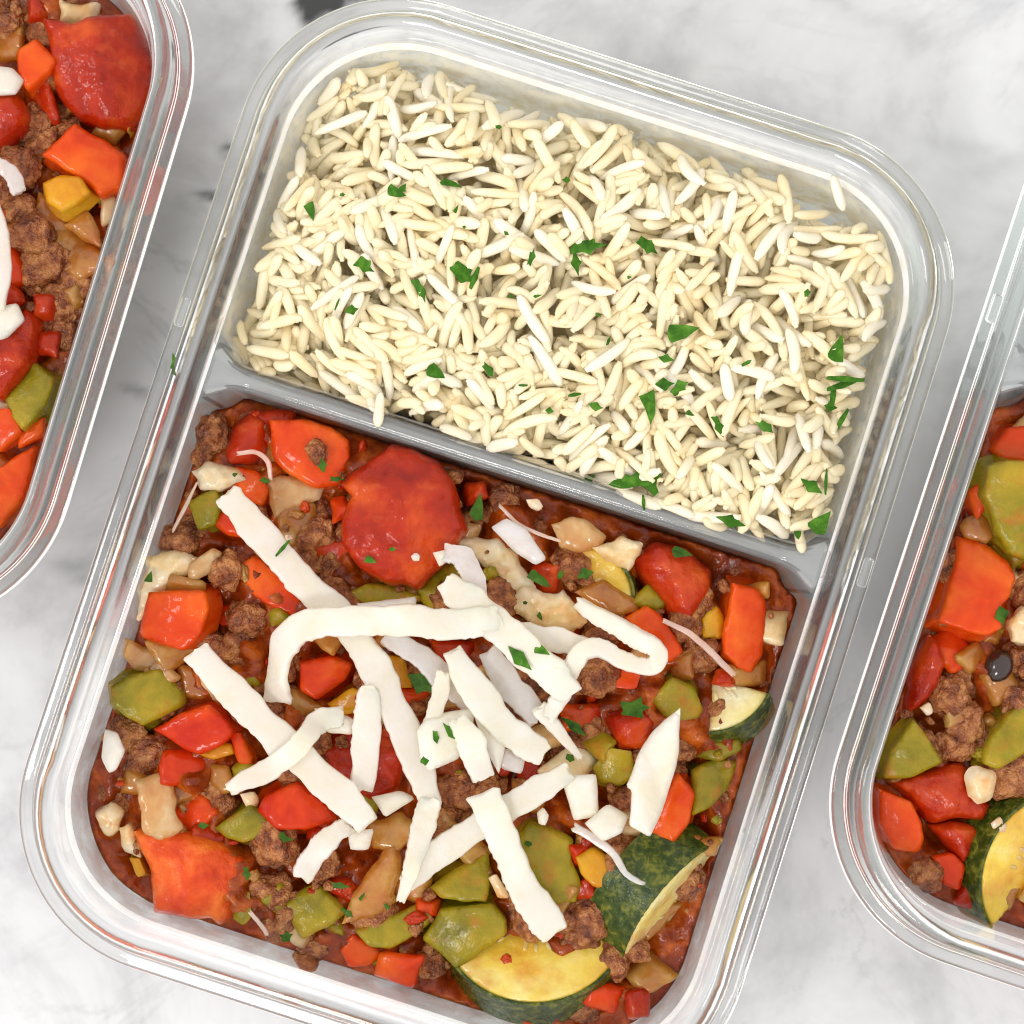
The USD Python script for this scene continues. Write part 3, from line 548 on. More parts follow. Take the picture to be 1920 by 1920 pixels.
# ---------------------------------------------------------------- zucchini slices
def half_disc(r, span, n=40, r0=0.):
    t = np.linspace(math.pi / 2 - span / 2, math.pi / 2 + span / 2, n)
    arc = np.stack([r * np.cos(t), r * np.sin(t)], 1)
    return np.vstack([arc, np.stack([r0 * np.cos(t[::-1]), r0 * np.sin(t[::-1])], 1)]) if r0 else arc
def zucchini(label, px, py, z, r, thick, span, out, nrm, flesh='flesh', cut=None, seed=0):
    """A slice cut to a wedge: y of the slice points to the middle of the skin (out), z is the face's normal (nrm)."""
    z = z + .15; n = np.asarray(nrm, float); n /= np.linalg.norm(n); y = np.asarray(out, float); y -= n * (y @ n); y /= np.linalg.norm(y); x = np.cross(y, n)
    T = np.eye(4); T[:3, 0], T[:3, 1], T[:3, 2] = x, y, n
    prof = half_disc(r, span)
    if span < 3: prof = np.vstack([prof, [[0, cut if cut is not None else 0]]])
    mid = np.array([0, r * .62]); t = thing('zucchini_slice', label, 'zucchini', 'zucchini slices in the chili' if False else None)
    fm = slab(prof - mid, thick, .05, .03, .03, 3, seed + 40, .07, 0, .2, inset=.0)
    band = half_disc(r + .075, span, 40, r + .004) - mid
    sk = slab(band, thick + .01, .02, .0, .01, 4, seed + 50, .04, 0, .2, inset=.0)
    sk.vertices[:, 2] -= .005
    for nm, me, mt in (('flesh', fm, flesh), ('skin', sk, 'skin')):
        me.apply_transform(T); me.apply_translation(P(px, py, z)); obj(nm, me, MAT[mt], t, smooth=40)
    rs = np.random.default_rng(seed + 5)
    for q in range(7):
        an = rs.uniform(-.42, .42) * span; rr = r * rs.uniform(.30, .55); e = trimesh.creation.icosphere(subdivisions=2); e.vertices *= [.05, .10, .022]
        e.apply_transform(trimesh.transformations.rotation_matrix(-an, [0, 0, 1])); e.apply_translation([rr * math.sin(an), rr * math.cos(an) - mid[1], .035]); e.apply_transform(T); e.apply_translation(P(px, py, z))
        obj('seed', e, MAT['pale_flesh'], t, smooth=True)
zucchini('large half moon zucchini slice with yellow face and dark rind by the bottom wall', 1015, 1815, 3.95, 1.95, .95, 2.55, (.10, -.80, .60), (-.05, .58, .81), seed=1)
zucchini('zucchini chunk showing its dark green rind by the bottom right wall', 1250, 1692, 3.95, 1.75, 1.15, 2.2, (-.42, .34, .84), (.70, -.56, .44), 'pale_flesh', seed=2)
zucchini('pale zucchini wedge with dark rind at the right wall', 1372, 1318, 3.85, 1.25, .8, 1.25, (.42, -.62, .35), (-.25, .45, .85), 'pale_flesh', seed=3)
zucchini('small yellow zucchini slice with dark rind edge below the divider', 1122, 1073, 3.75, 1.1, .5, 2.0, (.45, .62, .35), (-.2, -.25, .95), 'flesh', seed=4)
zucchini('zucchini slice with speckled rind at the right edge of the picture', 1893, 1612, 3.95, 1.6, .95, 2.2, (-.82, .30, .48), (.45, -.2, .85), 'flesh', seed=5)

# ---------------------------------------------------------------- ground beef: x y z radius(px) groups, one crumb each
BEEF = '''
big crumb of browned beef left of the arched shred|462 1160 3.85 44 40;448 1215 3.8 40 36;486 1228 3.7 28 26
browned beef between the long shred and the big tomato|598 1005 3.75 46 46;632 1052 3.75 38 42;572 1055 3.65 34 36;590 960 3.6 30 34
beef crumb beside the left end of the divider|400 815 3.7 36 42;385 855 3.6 28 30
beef clump between the olive block and the oval cheese bit|236 1378 3.75 42 34;282 1408 3.7 46 34;262 1432 3.65 36 30;325 1425 3.6 34 28
beef crumb in the bottom left corner beside the pale lump|205 1475 3.5 30 40;222 1500 3.5 26 30
long beef clump near the bottom wall|508 1672 3.75 44 46;556 1712 3.7 46 42;520 1735 3.65 36 34;594 1765 3.6 42 34;578 1795 3.55 30 26;602 1695 3.6 34 32
beef crumb under the crossing of the left shreds|408 1488 3.7 32 34;424 1508 3.7 24 24
beef by the left wall above the orange stained cheese|338 1015 3.7 44 36;362 990 3.65 30 28
small dark beef crumb on the big orange pepper slab|593 845 4.35 22 26;600 862 4.3 14 14
beef between the folded shred and the broad flake|860 1480 3.8 50 42;828 1535 3.75 44 40;884 1540 3.65 34 34;842 1590 3.5 30 28
beef crumb inside the bend of the pinkish string|1302 1235 3.75 44 36;1330 1205 3.65 30 30;1270 1210 3.65 26 26
beef under the end of the bottom shred|1050 1720 3.85 42 34;1088 1755 3.85 46 32;1018 1690 3.7 34 30;1120 1712 3.65 40 34
beef crumb right of the golden pepper cube|1165 1580 3.75 36 40;1190 1620 3.65 40 36;1150 1560 3.8 24 24
beef crumb above the white cheese block|1062 1400 3.75 44 36;1100 1372 3.8 36 30;1118 1425 3.65 30 28
beef crumb left of the pale zucchini wedge|1180 1490 3.6 40 34;1205 1440 3.65 34 34
beef under the hooked shred|1130 1185 3.75 46 26;1180 1130 3.7 40 30;1215 1200 3.7 34 26
beef crumb by the right wall below the pale zucchini wedge|1280 1400 3.65 36 34;1262 1440 3.6 30 30
beef crumb below the divider beside the big tomato|935 960 3.6 44 28;890 965 3.55 28 26;1000 970 3.55 30 22
brown beef under the grey translucent shred|800 1300 3.6 50 44;770 1260 3.6 36 36;960 1330 3.55 46 38;920 1200 3.5 40 30
beef at the bottom wall left of the large zucchini slice|748 1800 3.55 36 26;790 1815 3.5 34 24;700 1680 3.5 36 30
beef crumb in the bottom shadow right of the olive cube|1140 1700 3.5 36 40;1165 1740 3.4 34 34;975 1690 3.5 34 40
beef crumb below the small red strip|520 1110 3.55 40 34;480 1290 3.5 50 40;530 1310 3.45 44 40;380 1180 3.5 36 40
beef at the top left corner of the picture|15 50 3.8 36 34;-10 15 3.8 34 34;30 85 3.7 24 24;110 10 3.6 40 24
dark beef crumb between the tomatoes of the left container|70 240 3.7 46 40;52 285 3.65 40 34;110 215 3.6 28 26
large beef clump in the middle of the left container|55 440 3.9 52 52;100 490 3.8 44 46;30 395 3.8 42 40;150 530 3.7 46 50;110 570 3.7 46 46;180 480 3.5 34 40
beef crumb at the rim above the olive block|120 630 3.6 40 44;85 615 3.6 32 34;150 600 3.5 26 34
beef crumb in the lower part of the left container|105 720 3.5 30 40;15 860 3.5 34 24
big beef crumb in the middle of the right container|1778 1305 4.0 44 48;1805 1352 3.95 42 42;1790 1398 3.9 44 34;1832 1385 3.8 30 36;1760 1280 3.85 24 24
beef beside the orange slab at the right edge|1905 1240 3.8 34 40;1910 1100 3.7 28 30;1915 1300 3.6 36 36
beef crumb under the tomato at the right rim|1735 1400 3.5 40 36;1660 1440 3.5 28 28;1745 1240 3.4 30 30
'''
k = 100
for line in BEEF.strip().split('\n'):
    label, lst = line.split('|'); vs = []
    for it in lst.split(';'):
        x, y, z, rx, ry = map(float, it.split()); k += 1; zz = z - .10
        s = 81.0 + 2 * zz
        cm = crumble((1, 1, 1), k, 4)
        cm.vertices *= np.array([rx / s * 1.12, ry / s * 1.12, min(rx, ry) / s * 1.0]); cm.apply_translation(P(x, y, zz)); vs.append(cm)
    tag(obj('beef_crumb', trimesh.util.concatenate(vs), MAT['beef'], smooth=60), label, 'ground beef')
# more diced pieces, half sunk between the large ones
rg = np.random.default_rng(41); EX = [('brown_onion', 'onion_piece', 'onion', 'translucent cooked onion'), ('tomato', 'tomato_chunk', 'tomato', 'soft tomato'), ('green_pepper', 'green_pepper_piece', 'green pepper', 'olive pepper'),
    ('beef', 'beef_crumb', 'ground beef', 'browned beef'), ('onion', 'onion_piece', 'onion', 'pale onion'), ('red_pepper', 'red_pepper_piece', 'red pepper', 'dark red pepper'), ('melt', 'melted_cheese_clump', 'melted cheese', 'creamy')]
WT = [.18, .16, .11, .34, .07, .09, .05]; CX = [c for c, _ in CENT]; base_n = len(CENT); ORIG = list(CENT); EXN = {}
for key, cnt in (('mid', 120), ('left', 30), ('right', 30)):
    pg = Polygon(to_world(np.array(compartment(3.6, 'chili', .1).exterior.coords)[:-1], key)).buffer(-.2); x0, y0, x1, y1 = pg.bounds; done = tries = 0
    while done < cnt and tries < 9000:
        tries += 1; x, y = rg.uniform(x0, x1), rg.uniform(y0, y1)
        d = np.array([x, y, 3.75]) - EYE; q = np.array([d @ rt, d @ up]) / (d @ fw) * F; px, py = 960 + q[0], 960 - q[1]
        if not pg.contains(Point(x, y)) or not (-30 < px < 1950 and -30 < py < 1950): continue
        if min((c[0] - px) ** 2 + (c[1] - py) ** 2 for c in CX) < 45 ** 2: continue
        mt, nm, ct, wd = EX[rg.choice(7, p=WT)]; CX.append((px, py)); done += 1; tries = 0; sd = int(rg.integers(1e6)); r = rg.uniform(.30, .62)
        lb = f"small {wd} bit next to the {' '.join(min(ORIG, key=lambda c: (c[0][0] - px) ** 2 + (c[0][1] - py) ** 2)[1].split()[:6])}"
        n_ = EXN[lb] = EXN.get(lb, 0) + 1; lb = lb if n_ == 1 else lb.replace('small', ('', 'second', 'third', 'fourth', 'fifth', 'sixth')[min(n_ - 1, 5)] + ' small')
        if mt == 'beef':
            m = crumble((r * 1.15, r, r * .8), sd, 4)
        else:
            t = np.sort(rg.uniform(0, 6.28, 1)) + np.arange(4) * 1.57 + rg.uniform(-.35, .35, 4); o = np.stack([np.cos(t) * r * rg.uniform(.8, 1.3), np.sin(t) * r * rg.uniform(.7, 1.1)], 1)
            m = slab(ragged(o, .10, sd % 97), .4, .07, .08, .08, 3.5, sd % 1000, .07, 1, .2, tuple(rg.normal(0, .32, 2)))
        m.apply_translation([x, y, rg.uniform(3.72, 4.05) - (.12 if mt == 'beef' else 0)]); tag(obj(nm, m, MAT[mt], smooth=50), lb, ct)
# minced bits in the gaps, too many to count
rg = np.random.default_rng(77)
protos = [crumble((1, .85, .75), 900 + i, 3, 1.1) for i in range(10)]
for key, txt in (('mid', 'middle'), ('left', 'left'), ('right', 'right')):
    pg = Polygon(to_world(np.array(compartment(3.4, 'chili', .1).exterior.coords)[:-1], key)).buffer(-.12); vs = []
    x0, y0, x1, y1 = pg.bounds
    while len(vs) < 330:
        x, y = rg.uniform(x0, x1), rg.uniform(y0, y1)
        if not pg.contains(Point(x, y)): continue
        m = protos[rg.integers(10)].copy(); r = rg.uniform(.09, .30) * rg.uniform(.6, 1); m.apply_transform(trimesh.transformations.random_rotation_matrix(rg.uniform(0, 1, 3))); m.apply_scale(r)
        m.apply_translation([x, y, rg.uniform(3.55, 4.0)]); vs.append(m)
    tag(obj('minced_beef_bits', trimesh.util.concatenate(vs[:210]), MAT['beef'], smooth=True), f'loose minced beef bits in the sauce of the {txt} container', 'ground beef', kind='stuff')
    for q in vs[210:]: q.vertices = q.vertices.mean(0) + (q.vertices - q.vertices.mean(0)) * rg.uniform(.6, 1.3, 3)
    tag(obj('tomato_pulp', trimesh.util.concatenate(vs[210:270]), MAT['tomato'], smooth=True), f'soft red tomato pulp in the sauce of the {txt} container', 'tomato', kind='stuff')
    tag(obj('onion_bits', trimesh.util.concatenate(vs[270:310]), MAT['brown_onion'], smooth=True), f'small cooked onion bits in the sauce of the {txt} container', 'onion', kind='stuff')
    tag(obj('pepper_bits', trimesh.util.concatenate(vs[310:]), MAT['green_pepper'], smooth=True), f'small green pepper bits in the sauce of the {txt} container', 'green pepper', kind='stuff')
for x, y, z, r, lb in ((1872, 1250, 4.05, 26, 'shiny black bean beside the beef in the right container'), (1215, 1672, 3.6, 22, 'dark bean in the gap left of the rind zucchini chunk'), (700, 1790, 3.2, 16, 'dark bean near the bottom wall')):
    m = trimesh.creation.icosphere(subdivisions=3, radius=1); m.vertices *= np.array([r / 88 * 1.25, r / 88, r / 88]); m.vertices[:, 0] += .12 * (m.vertices[:, 1]) ** 2; m.apply_transform(trimesh.transformations.rotation_matrix(1.1, [0, 0, 1])); m.apply_translation(P(x, y, z - .05))
    tag(obj('black_bean', m, MAT['bean'], smooth=True), lb, 'bean')

# ---------------------------------------------------------------- shreds of cheese: material | width px | thickness | label | x y z [roll]
SHREDS = '''
dull_cheese|48|.16|grey translucent shred behind the middle of the pile|725 1195 4.45;790 1232 4.4;842 1282 4.4;882 1325 4.35
dull_cheese|56|.16|dull shred between the two steep middle shreds|915 1225 4.45;960 1290 4.4;1008 1345 4.35
cheese|60|.2|longest diagonal cheese shred from the upper left to the pile centre|427 928 4.75;470 980 4.7;530 1050 4.6;585 1108 4.5;640 1160 4.5;680 1215 4.55;720 1285 4.6;755 1365 4.5;785 1440 4.45;808 1505 4.5
cheese|64|.2|long cheese shred in the left lower half|368 1222 4.75;430 1290 4.7;498 1362 4.7;560 1420 4.72;640 1492 4.75;688 1545 4.7
cheese|44|.16|ragged cheese shred crossing the left lower shred|432 1478 4.6;490 1450 4.75;540 1418 4.98;572 1385 4.9;600 1352 4.6;640 1345 4.5
cheese|56|.2|upright cheese shred left of the pile centre|690 1292 4.72;689 1340 4.7;686 1400 4.6;678 1478 4.4
cheese|52|.2|creamy lower crossing shred rising to the right|1066 1448 4.5;1010 1480 4.5;950 1518 4.48;880 1560 4.45;810 1608 4.4;765 1655 4.4
cheese|50|.2|short folded cheese shred ending at a point near the bottom|806 1500 4.62 20;795 1545 4.62;782 1590 4.6;768 1640 4.6;752 1685 4.5
cheese|46|.2|short curved cream shred at the lower left|650 1548 4.35;618 1572 4.35;590 1602 4.3;566 1642 4.25
cheese|64|.22|thick white shred lying over the lower middle|905 1490 4.75;930 1545 4.78;958 1610 4.72;985 1670 4.6;1015 1718 4.5;1040 1748 4.4
cheese|46|.18|straight creamy shred under the hooked shred|935 1178 4.62;990 1190 4.6;1045 1200 4.55;1105 1215 4.5
cheese|36|.26|hooked cheese shred standing on its edge at the right|1085 1130 4.6 20;1130 1160 4.75 20;1185 1192 4.8 15;1225 1214 4.8 10;1236 1234 4.75;1215 1250 4.7;1170 1238 4.72;1125 1216 4.8;1092 1222 4.85;1070 1255 4.8;1052 1300 4.7;1030 1345 4.6
cheese|30|.16|narrow cheese tail below the hooked shred|1012 1330 4.6;1040 1362 4.5;1062 1390 4.4;1086 1418 4.2
cheese|62|.2|steep cheese shred down the pile centre|852 1222 4.85;885 1285 4.85;928 1345 4.75;975 1385 4.6;1018 1412 4.5
cheese|34|.16|short narrow upright shred in the pile|832 1265 4.8;820 1320 4.75;802 1378 4.6
cheese|54|.18|bright short shred end in front of the broad flake|860 1352 4.95;884 1395 4.95;904 1455 4.85
dull_cheese|46|.14|curled grey flap over the edge of the big tomato|836 1035 4.9;868 1045 4.98 -15;886 1080 4.95 -35;896 1120 4.9 -40
cheese|66|.2|wide white shred sloping down to the right over the pile|838 1092 5.0;872 1125 5.05;925 1168 5.05;985 1222 5.0;1035 1262 4.95;1068 1300 4.85
cheese|60|.2|arched cheese shred across the top of the pile|522 1312 4.3 -30;520 1262 4.6 -35;535 1205 4.85 -30;580 1172 4.95 -10;660 1164 5.0;740 1162 5.05;830 1168 5.1;905 1165 5.12;932 1158 5.1
dull_cheese|12|.1|thin wavy cheese string over the zucchini chunk|1080 1552 4.4;1113 1572 4.4;1150 1600 4.4;1172 1636 4.4;1195 1652 4.4;1214 1658 4.4
pink_cheese|12|.10|pinkish cheese string arching over the beef at the right wall|1248 1166 4.2;1290 1186 4.25;1325 1215 4.25;1352 1242 4.2;1372 1262 4.1
pink_cheese|7|.06|thin pink string from the divider to the beige onion square|938 950 4.2;972 982 4.3;1008 1000 4.3;1046 1013 4.3
pink_cheese|9|.08|looped pink string below the small tomato at the divider|450 850 4.3;480 848 4.4;502 866 4.4;507 895 4.3
pink_cheese|7|.06|fine cheese thread along the left wall|368 908 4.3;350 945 4.2;326 992 4.0
pink_cheese|9|.08|pale thread beside the bottom wall beef|470 1712 4.0;486 1730 4.0;500 1750 3.9
dull_cheese|34|.18|short cream shred in the upper left container|-10 305 4.5;18 322 4.5;36 358 4.4
cheese|30|.2|long curved shred along the left edge of the picture|-16 375 4.5;4 440 4.6;8 510 4.6;-2 575 4.5
'''
k = 300
for line in SHREDS.strip().split('\n'):
    mat, w, th, label, path = line.split('|'); k += 1; pts, rolls = [], []
    for it in path.split(';'):
        q = list(map(float, it.split())); pts.append(P(q[0], q[1], q[2] + .15)); rolls.append(q[3] if len(q) > 3 else 0.)
    w = float(w) / 94; W = np.full(len(pts), w)
    er = np.random.default_rng(k + 50).uniform(.62, 1.0, 2); W[0] *= er[0]; W[-1] *= er[1]
    if 'tail' in label or 'point' in label: W = W * np.linspace(1.1, .45, len(pts))
    if 'wavy' in label: W = W * np.linspace(1.7, .6, len(pts))
    tag(obj('cheese_shred', ribbon(np.array(pts), W, float(th) * (.92 if float(th) > .12 else 1), np.array(rolls) + np.random.default_rng(k).normal(0, 10, len(pts)), k), MAT[mat], smooth=38), label, 'cheese')

# ---------------------------------------------------------------- rice
def grain(L, W, bend, seed, twist):
    rg = np.random.default_rng(seed); ns, nr = 9, 11; s = np.sin(np.linspace(-1, 1, nr) * math.pi / 2); rad = np.maximum(1 - np.abs(s) ** 4.5, 0) ** .5 * (1 - rg.uniform(-.05, .2) * s)
    rad[0] = rad[-1] = .52; ang = np.arange(ns) / ns * 2 * math.pi + twist; v = []
    for a, r in zip(s, rad):
        y = np.cos(ang) * r * W / 2; z = np.sin(ang) * r * W / 2 * .85
        v.append(np.stack([np.full(ns, a * L / 2), y + bend * L * (a * a - .3), z], 1))
    v = np.vstack(v); f = []
    for i in range(nr - 1):
        a = np.arange(ns) + i * ns; b = np.roll(np.arange(ns), -1) + i * ns
        f += [np.stack([a, b + ns, b], 1), np.stack([a, a + ns, b + ns], 1)]
    v = np.vstack([v, [-L / 2 - .01, bend * L * .7, 0], [L / 2 + .01, bend * L * .7, 0]]); a = np.arange(ns); b = np.roll(a, -1); e = (nr - 1) * ns
    f += [np.stack([a, b, np.full(ns, len(v) - 2)], 1), np.stack([b + e, a + e, np.full(ns, len(v) - 1)], 1)]
    return v, np.vstack(f)
HEAP = nums('605,195 690,118 755,128 800,160 885,178 905,222 1010,245 1100,238 1262,282 1322,322 1400,330 1480,398 1560,440 1640,405 1662,490 1640,600 1600,690 1575,790 1562,900 1545,985 1490,1022 1400,1010 1300,985 1200,945 1080,905 960,862 830,828 780,790 700,775 600,740 480,706 445,655 470,590 520,490 545,350 550,268')
def rice():
    rg = np.random.default_rng(5)
    heap = Polygon([P(x, y, 3.7)[:2] for x, y in HEAP]); c, a = CONT['mid']
    comp = Polygon(to_world(np.array(compartment(3.7, 'rice', .03).exterior.coords)[:-1], 'mid'))
    fit = comp.union(heap.intersection(Polygon(to_world([(-6, VD - .25), (6, VD - .25), (6, VD + 2), (-6, VD + 2)], 'mid'))))
    heap = heap.intersection(comp.buffer(.25))
    x0, y0, x1, y1 = comp.buffer(.3).bounds; g = .035; nx, ny = int((x1 - x0) / g) + 1, int((y1 - y0) / g) + 1
    X, Y = np.meshgrid(x0 + np.arange(nx) * g, y0 + np.arange(ny) * g, indexing='ij'); pts = shapely.points(np.stack([X.ravel(), Y.ravel()], 1))
    d = shapely.distance(heap.exterior, pts).reshape(nx, ny); ins = shapely.contains(heap, pts).reshape(nx, ny); d = np.where(ins, d, -d)
    q = np.stack([X, Y, 0 * X], -1)
    H = 2.95 + .35 * np.clip(d / 1.0, -1, 1) + 1.15 * (meshkit.fbm(q * .66, 3, 4) - .5) * 2
    H = np.where(d < -.3, 1.6, H); base = H.copy()
    # the packed rice below the top grains: one closed block on the floor of the compartment
    st = 3; i = np.arange(0, nx, st); j = np.arange(0, ny, st); inside = shapely.contains(comp.buffer(-.12), pts).reshape(nx, ny)
    own = np.full((nx, ny), -1); G = []
    def place(x, y, th, L, W, free=.12):
        n = 9; s = np.linspace(-.5, .5, n) * L; xs, ys = x + s * math.cos(th), y + s * math.sin(th)
        ii = np.clip(((xs - x0) / g).round().astype(int), 0, nx - 1); jj = np.clip(((ys - y0) / g).round().astype(int), 0, ny - 1)
        h = H[ii, jj]
        A = np.stack([np.ones(n), s], 1)
        z1, z2 = np.sort(h[:4])[-2], np.sort(h[-4:])[-2]; sl = np.clip((z2 - z1) / (L * .6) + rg.normal(0, .16), -.8, .8); 
        z0 = np.max(h - sl * s) - free * rg.uniform(.3, 1.6) + W * .40
        return z0, sl
    tries = 0
    target = 2500
    hx, hy = heap.bounds[0], heap.bounds[1]
    while len(G) < target and tries < 40000:
        tries += 1; x, y = rg.uniform(heap.bounds[0], heap.bounds[2]), rg.uniform(heap.bounds[1], heap.bounds[3])
        if not heap.contains(Point(x, y)): continue
        i0, j0 = int((x - x0) / g), int((y - y0) / g)
        if H[i0, j0] - base[i0, j0] > 1.05: continue
        L, W = rg.uniform(.70, 1.26) if rg.random() < .8 else rg.uniform(.4, .7), rg.uniform(.19, .265)
        th = 6.28 * (meshkit.noise(np.array([[x * 1.5, y * 1.5, 0.]]), 3)[0]) * 1.2 + rg.normal(0, .38)
        ex, ey = .5 * L * math.cos(th), .5 * L * math.sin(th)
        if not (fit.contains(Point(x + ex, y + ey)) and fit.contains(Point(x - ex, y - ey))): continue
        z0, sl = place(x, y, th, L, W)
        if z0 > 4.85: continue
        G.append((x, y, z0, th, sl, L, W)); add(H, own, x, y, z0, th, sl, L, W, x0, y0, g, len(G) - 1)
    # grains the photograph shows on their own: over the divider, on the glass wall
    for px, py, z, ang, L in ((711, 768, 4.62, 95, .72), (1571, 362, 4.80, 68, .78), (1500, 1010, 4.45, 80, .6), (690, 745, 4.5, 60, .7), (855, 810, 4.55, 20, .7)):
        w = P(px, py, z); G.append((w[0], w[1], z, math.radians(180 - ang), .45 if z == 4.80 else 0., L, .22))
        if z != 4.80: add(H, own, *G[-1][:3], G[-1][3], 0, L, .22, x0, y0, g, len(G) - 1)
    # base block
    vi = -np.ones((nx, ny), int); sel = [(a_, b_) for a_ in i for b_ in j if inside[a_, b_]]
    v = []; 
    for a_, b_ in sel: vi[a_, b_] = len(v); v.append((X[a_, b_], Y[a_, b_], min(base[a_, b_] + .05, 3.4)))
    nb = len(v); f = []
    for a_, b_ in sel: v.append((X[a_, b_], Y[a_, b_], .95))
    ctr = np.mean(np.array(v)[:nb, :2], 0)
    quads = [(a_, b_) for a_ in i[:-1] for b_ in j[:-1] if min(vi[a_, b_], vi[a_ + st, b_], vi[a_ + st, b_ + st], vi[a_, b_ + st]) >= 0]
    edges = {}
    for a_, b_ in quads:
        p = [vi[a_, b_], vi[a_ + st, b_], vi[a_ + st, b_ + st], vi[a_, b_ + st]]
        f += [(p[0], p[1], p[2]), (p[0], p[2], p[3]), (p[2] + nb, p[1] + nb, p[0] + nb), (p[3] + nb, p[2] + nb, p[0] + nb)]
        for m_ in range(4):
            e = (p[m_], p[(m_ + 1) % 4]); 
            if (e[1], e[0]) in edges: del edges[(e[1], e[0])]
            else: edges[e] = 1
    for e0, e1 in edges: f += [(e1, e0, e0 + nb), (e1, e0 + nb, e1 + nb)]
    v = np.array(v); v[nb:, :2] = ctr + (v[nb:, :2] - ctr) * .93
    return G, own, (v, np.array(f))
def add(H, own, x, y, z0, th, sl, L, W, x0, y0, g, k):
    r = int(L / 2 / g) + 2; i0, j0 = int(round((x - x0) / g)), int(round((y - y0) / g))
    a0, a1, b0, b1 = max(i0 - r, 0), min(i0 + r + 1, H.shape[0]), max(j0 - r, 0), min(j0 + r + 1, H.shape[1])
    A, B = np.meshgrid(np.arange(a0, a1), np.arange(b0, b1), indexing='ij'); dx, dy = x0 + A * g - x, y0 + B * g - y
    s, t = dx * math.cos(th) + dy * math.sin(th), -dx * math.sin(th) + dy * math.cos(th)
    rad = W / 2 * np.maximum(1 - np.abs(2 * s / L) ** 2.6, 0) ** .55; k_ = np.abs(t) < rad
    h = z0 + sl * s + .85 * np.sqrt(np.maximum(rad ** 2 - t ** 2, 0)); sub = H[a0:a1, b0:b1]; up_ = k_ & (h > sub)
    sub[up_] = h[up_]; own[a0:a1, b0:b1][up_] = k
G, own, base_mesh = rice()
seen = np.bincount(own[own >= 0].ravel(), minlength=len(G)); seen[-5:] = 9999
best = set(np.argsort(-seen)[:300]); rest_v, rest_f, off = [], [], 0; INFO = []; PRIM = {}
rg = np.random.default_rng(15)
special = {len(G) - 5: 'single rice grain hanging over the divider near its left end', len(G) - 4: 'lone rice grain stuck to the glass wall near the top right corner'}
for k, (x, y, z, th, sl, L, W) in enumerate(G):
    v, f = grain(L, W, rg.normal(0, .045), k, rg.uniform(0, 6))
    al = math.atan(sl); c, s = math.cos(al), math.sin(al); v = v @ np.array([[c, 0, s], [0, 1, 0], [-s, 0, c]])
    c, s = math.cos(th), math.sin(th); v = v @ np.array([[c, s, 0], [-s, c, 0], [0, 0, 1]]) + np.array([x, y, z])
    if k in best:
        INFO.append((k, x, y, z, th, sl, L))
        m = obj('rice_grain', (v, f), MAT['rice_pale' if rg.random() < .45 else 'rice'], smooth=True)
        PRIM[k] = m; tag(m, special.get(k), 'rice grain', None if k in special else 'rice grains on the heap')
    elif seen[k] > 0 or rg.random() < .35:
        rest_v.append(v); rest_f.append(f + off); off += len(v)
tag(obj('rice_heap', (np.vstack(rest_v), np.vstack(rest_f)), MAT['rice'], smooth=True), 'heap of cooked white rice filling the upper compartment of the middle container', 'rice', kind='stuff')
tag(obj('packed_rice', base_mesh, MAT['rice'], smooth=60), 'packed rice beneath the loose top grains in the middle container', 'rice', kind='stuff')

# names for single grains: where in the heap they lie and which way they point
RF = nums(RICE_FLECKS.replace(';', ' ')) if False else None
def place_words(x, y):
    u, v = local((x, y), *CONT['mid']); tu = (u + 6.2) / 12.4; tv = (v - VD - .4) / (9.2 - VD)
    cols = ['at left wall', 'in left part', 'left of middle', 'right of middle', 'in right part', 'at right wall']
    rows = ['by divider', 'above divider', 'halfway up', 'in upper half', 'at far wall']
    return cols[int(np.clip(tu * 6, 0, 5))] + ' ' + rows[int(np.clip(tv * 5, 0, 4))]
names = {}
for k, x, y, z, th, sl, L in INFO:
    if k in special: continue
    d = math.degrees(th) % 180
    way = 'crosswise' if d < 22 or d > 158 else 'rising right' if d < 68 else 'upright' if d < 112 else 'rising left'
    steep = 'tilted ' if abs(sl) > .35 else ''
    size = 'long' if L > .97 else 'short' if L < .82 else 'medium'
    names.setdefault(f'{size} {steep}rice grain {way}, {place_words(x, y)}', []).append((x, k))
for lb, lst in names.items():
    lst.sort()
    for q, (x, k) in enumerate(lst):
        extra = '' if len(lst) == 1 else (', left one of two', ', right one of two')[q] if len(lst) == 2 else (', leftmost', ', second from left', ', third from left', ', fourth from left', ', fifth from left', ', rightmost')[min(q, 5)]
        tag(PRIM[k], lb + extra)
def near_words(x, y, used={}):
    lb = min(CENT, key=lambda c: (c[0][0] - x) ** 2 + (c[0][1] - y) ** 2)[1]
    return ' '.join(lb.split()[:7])
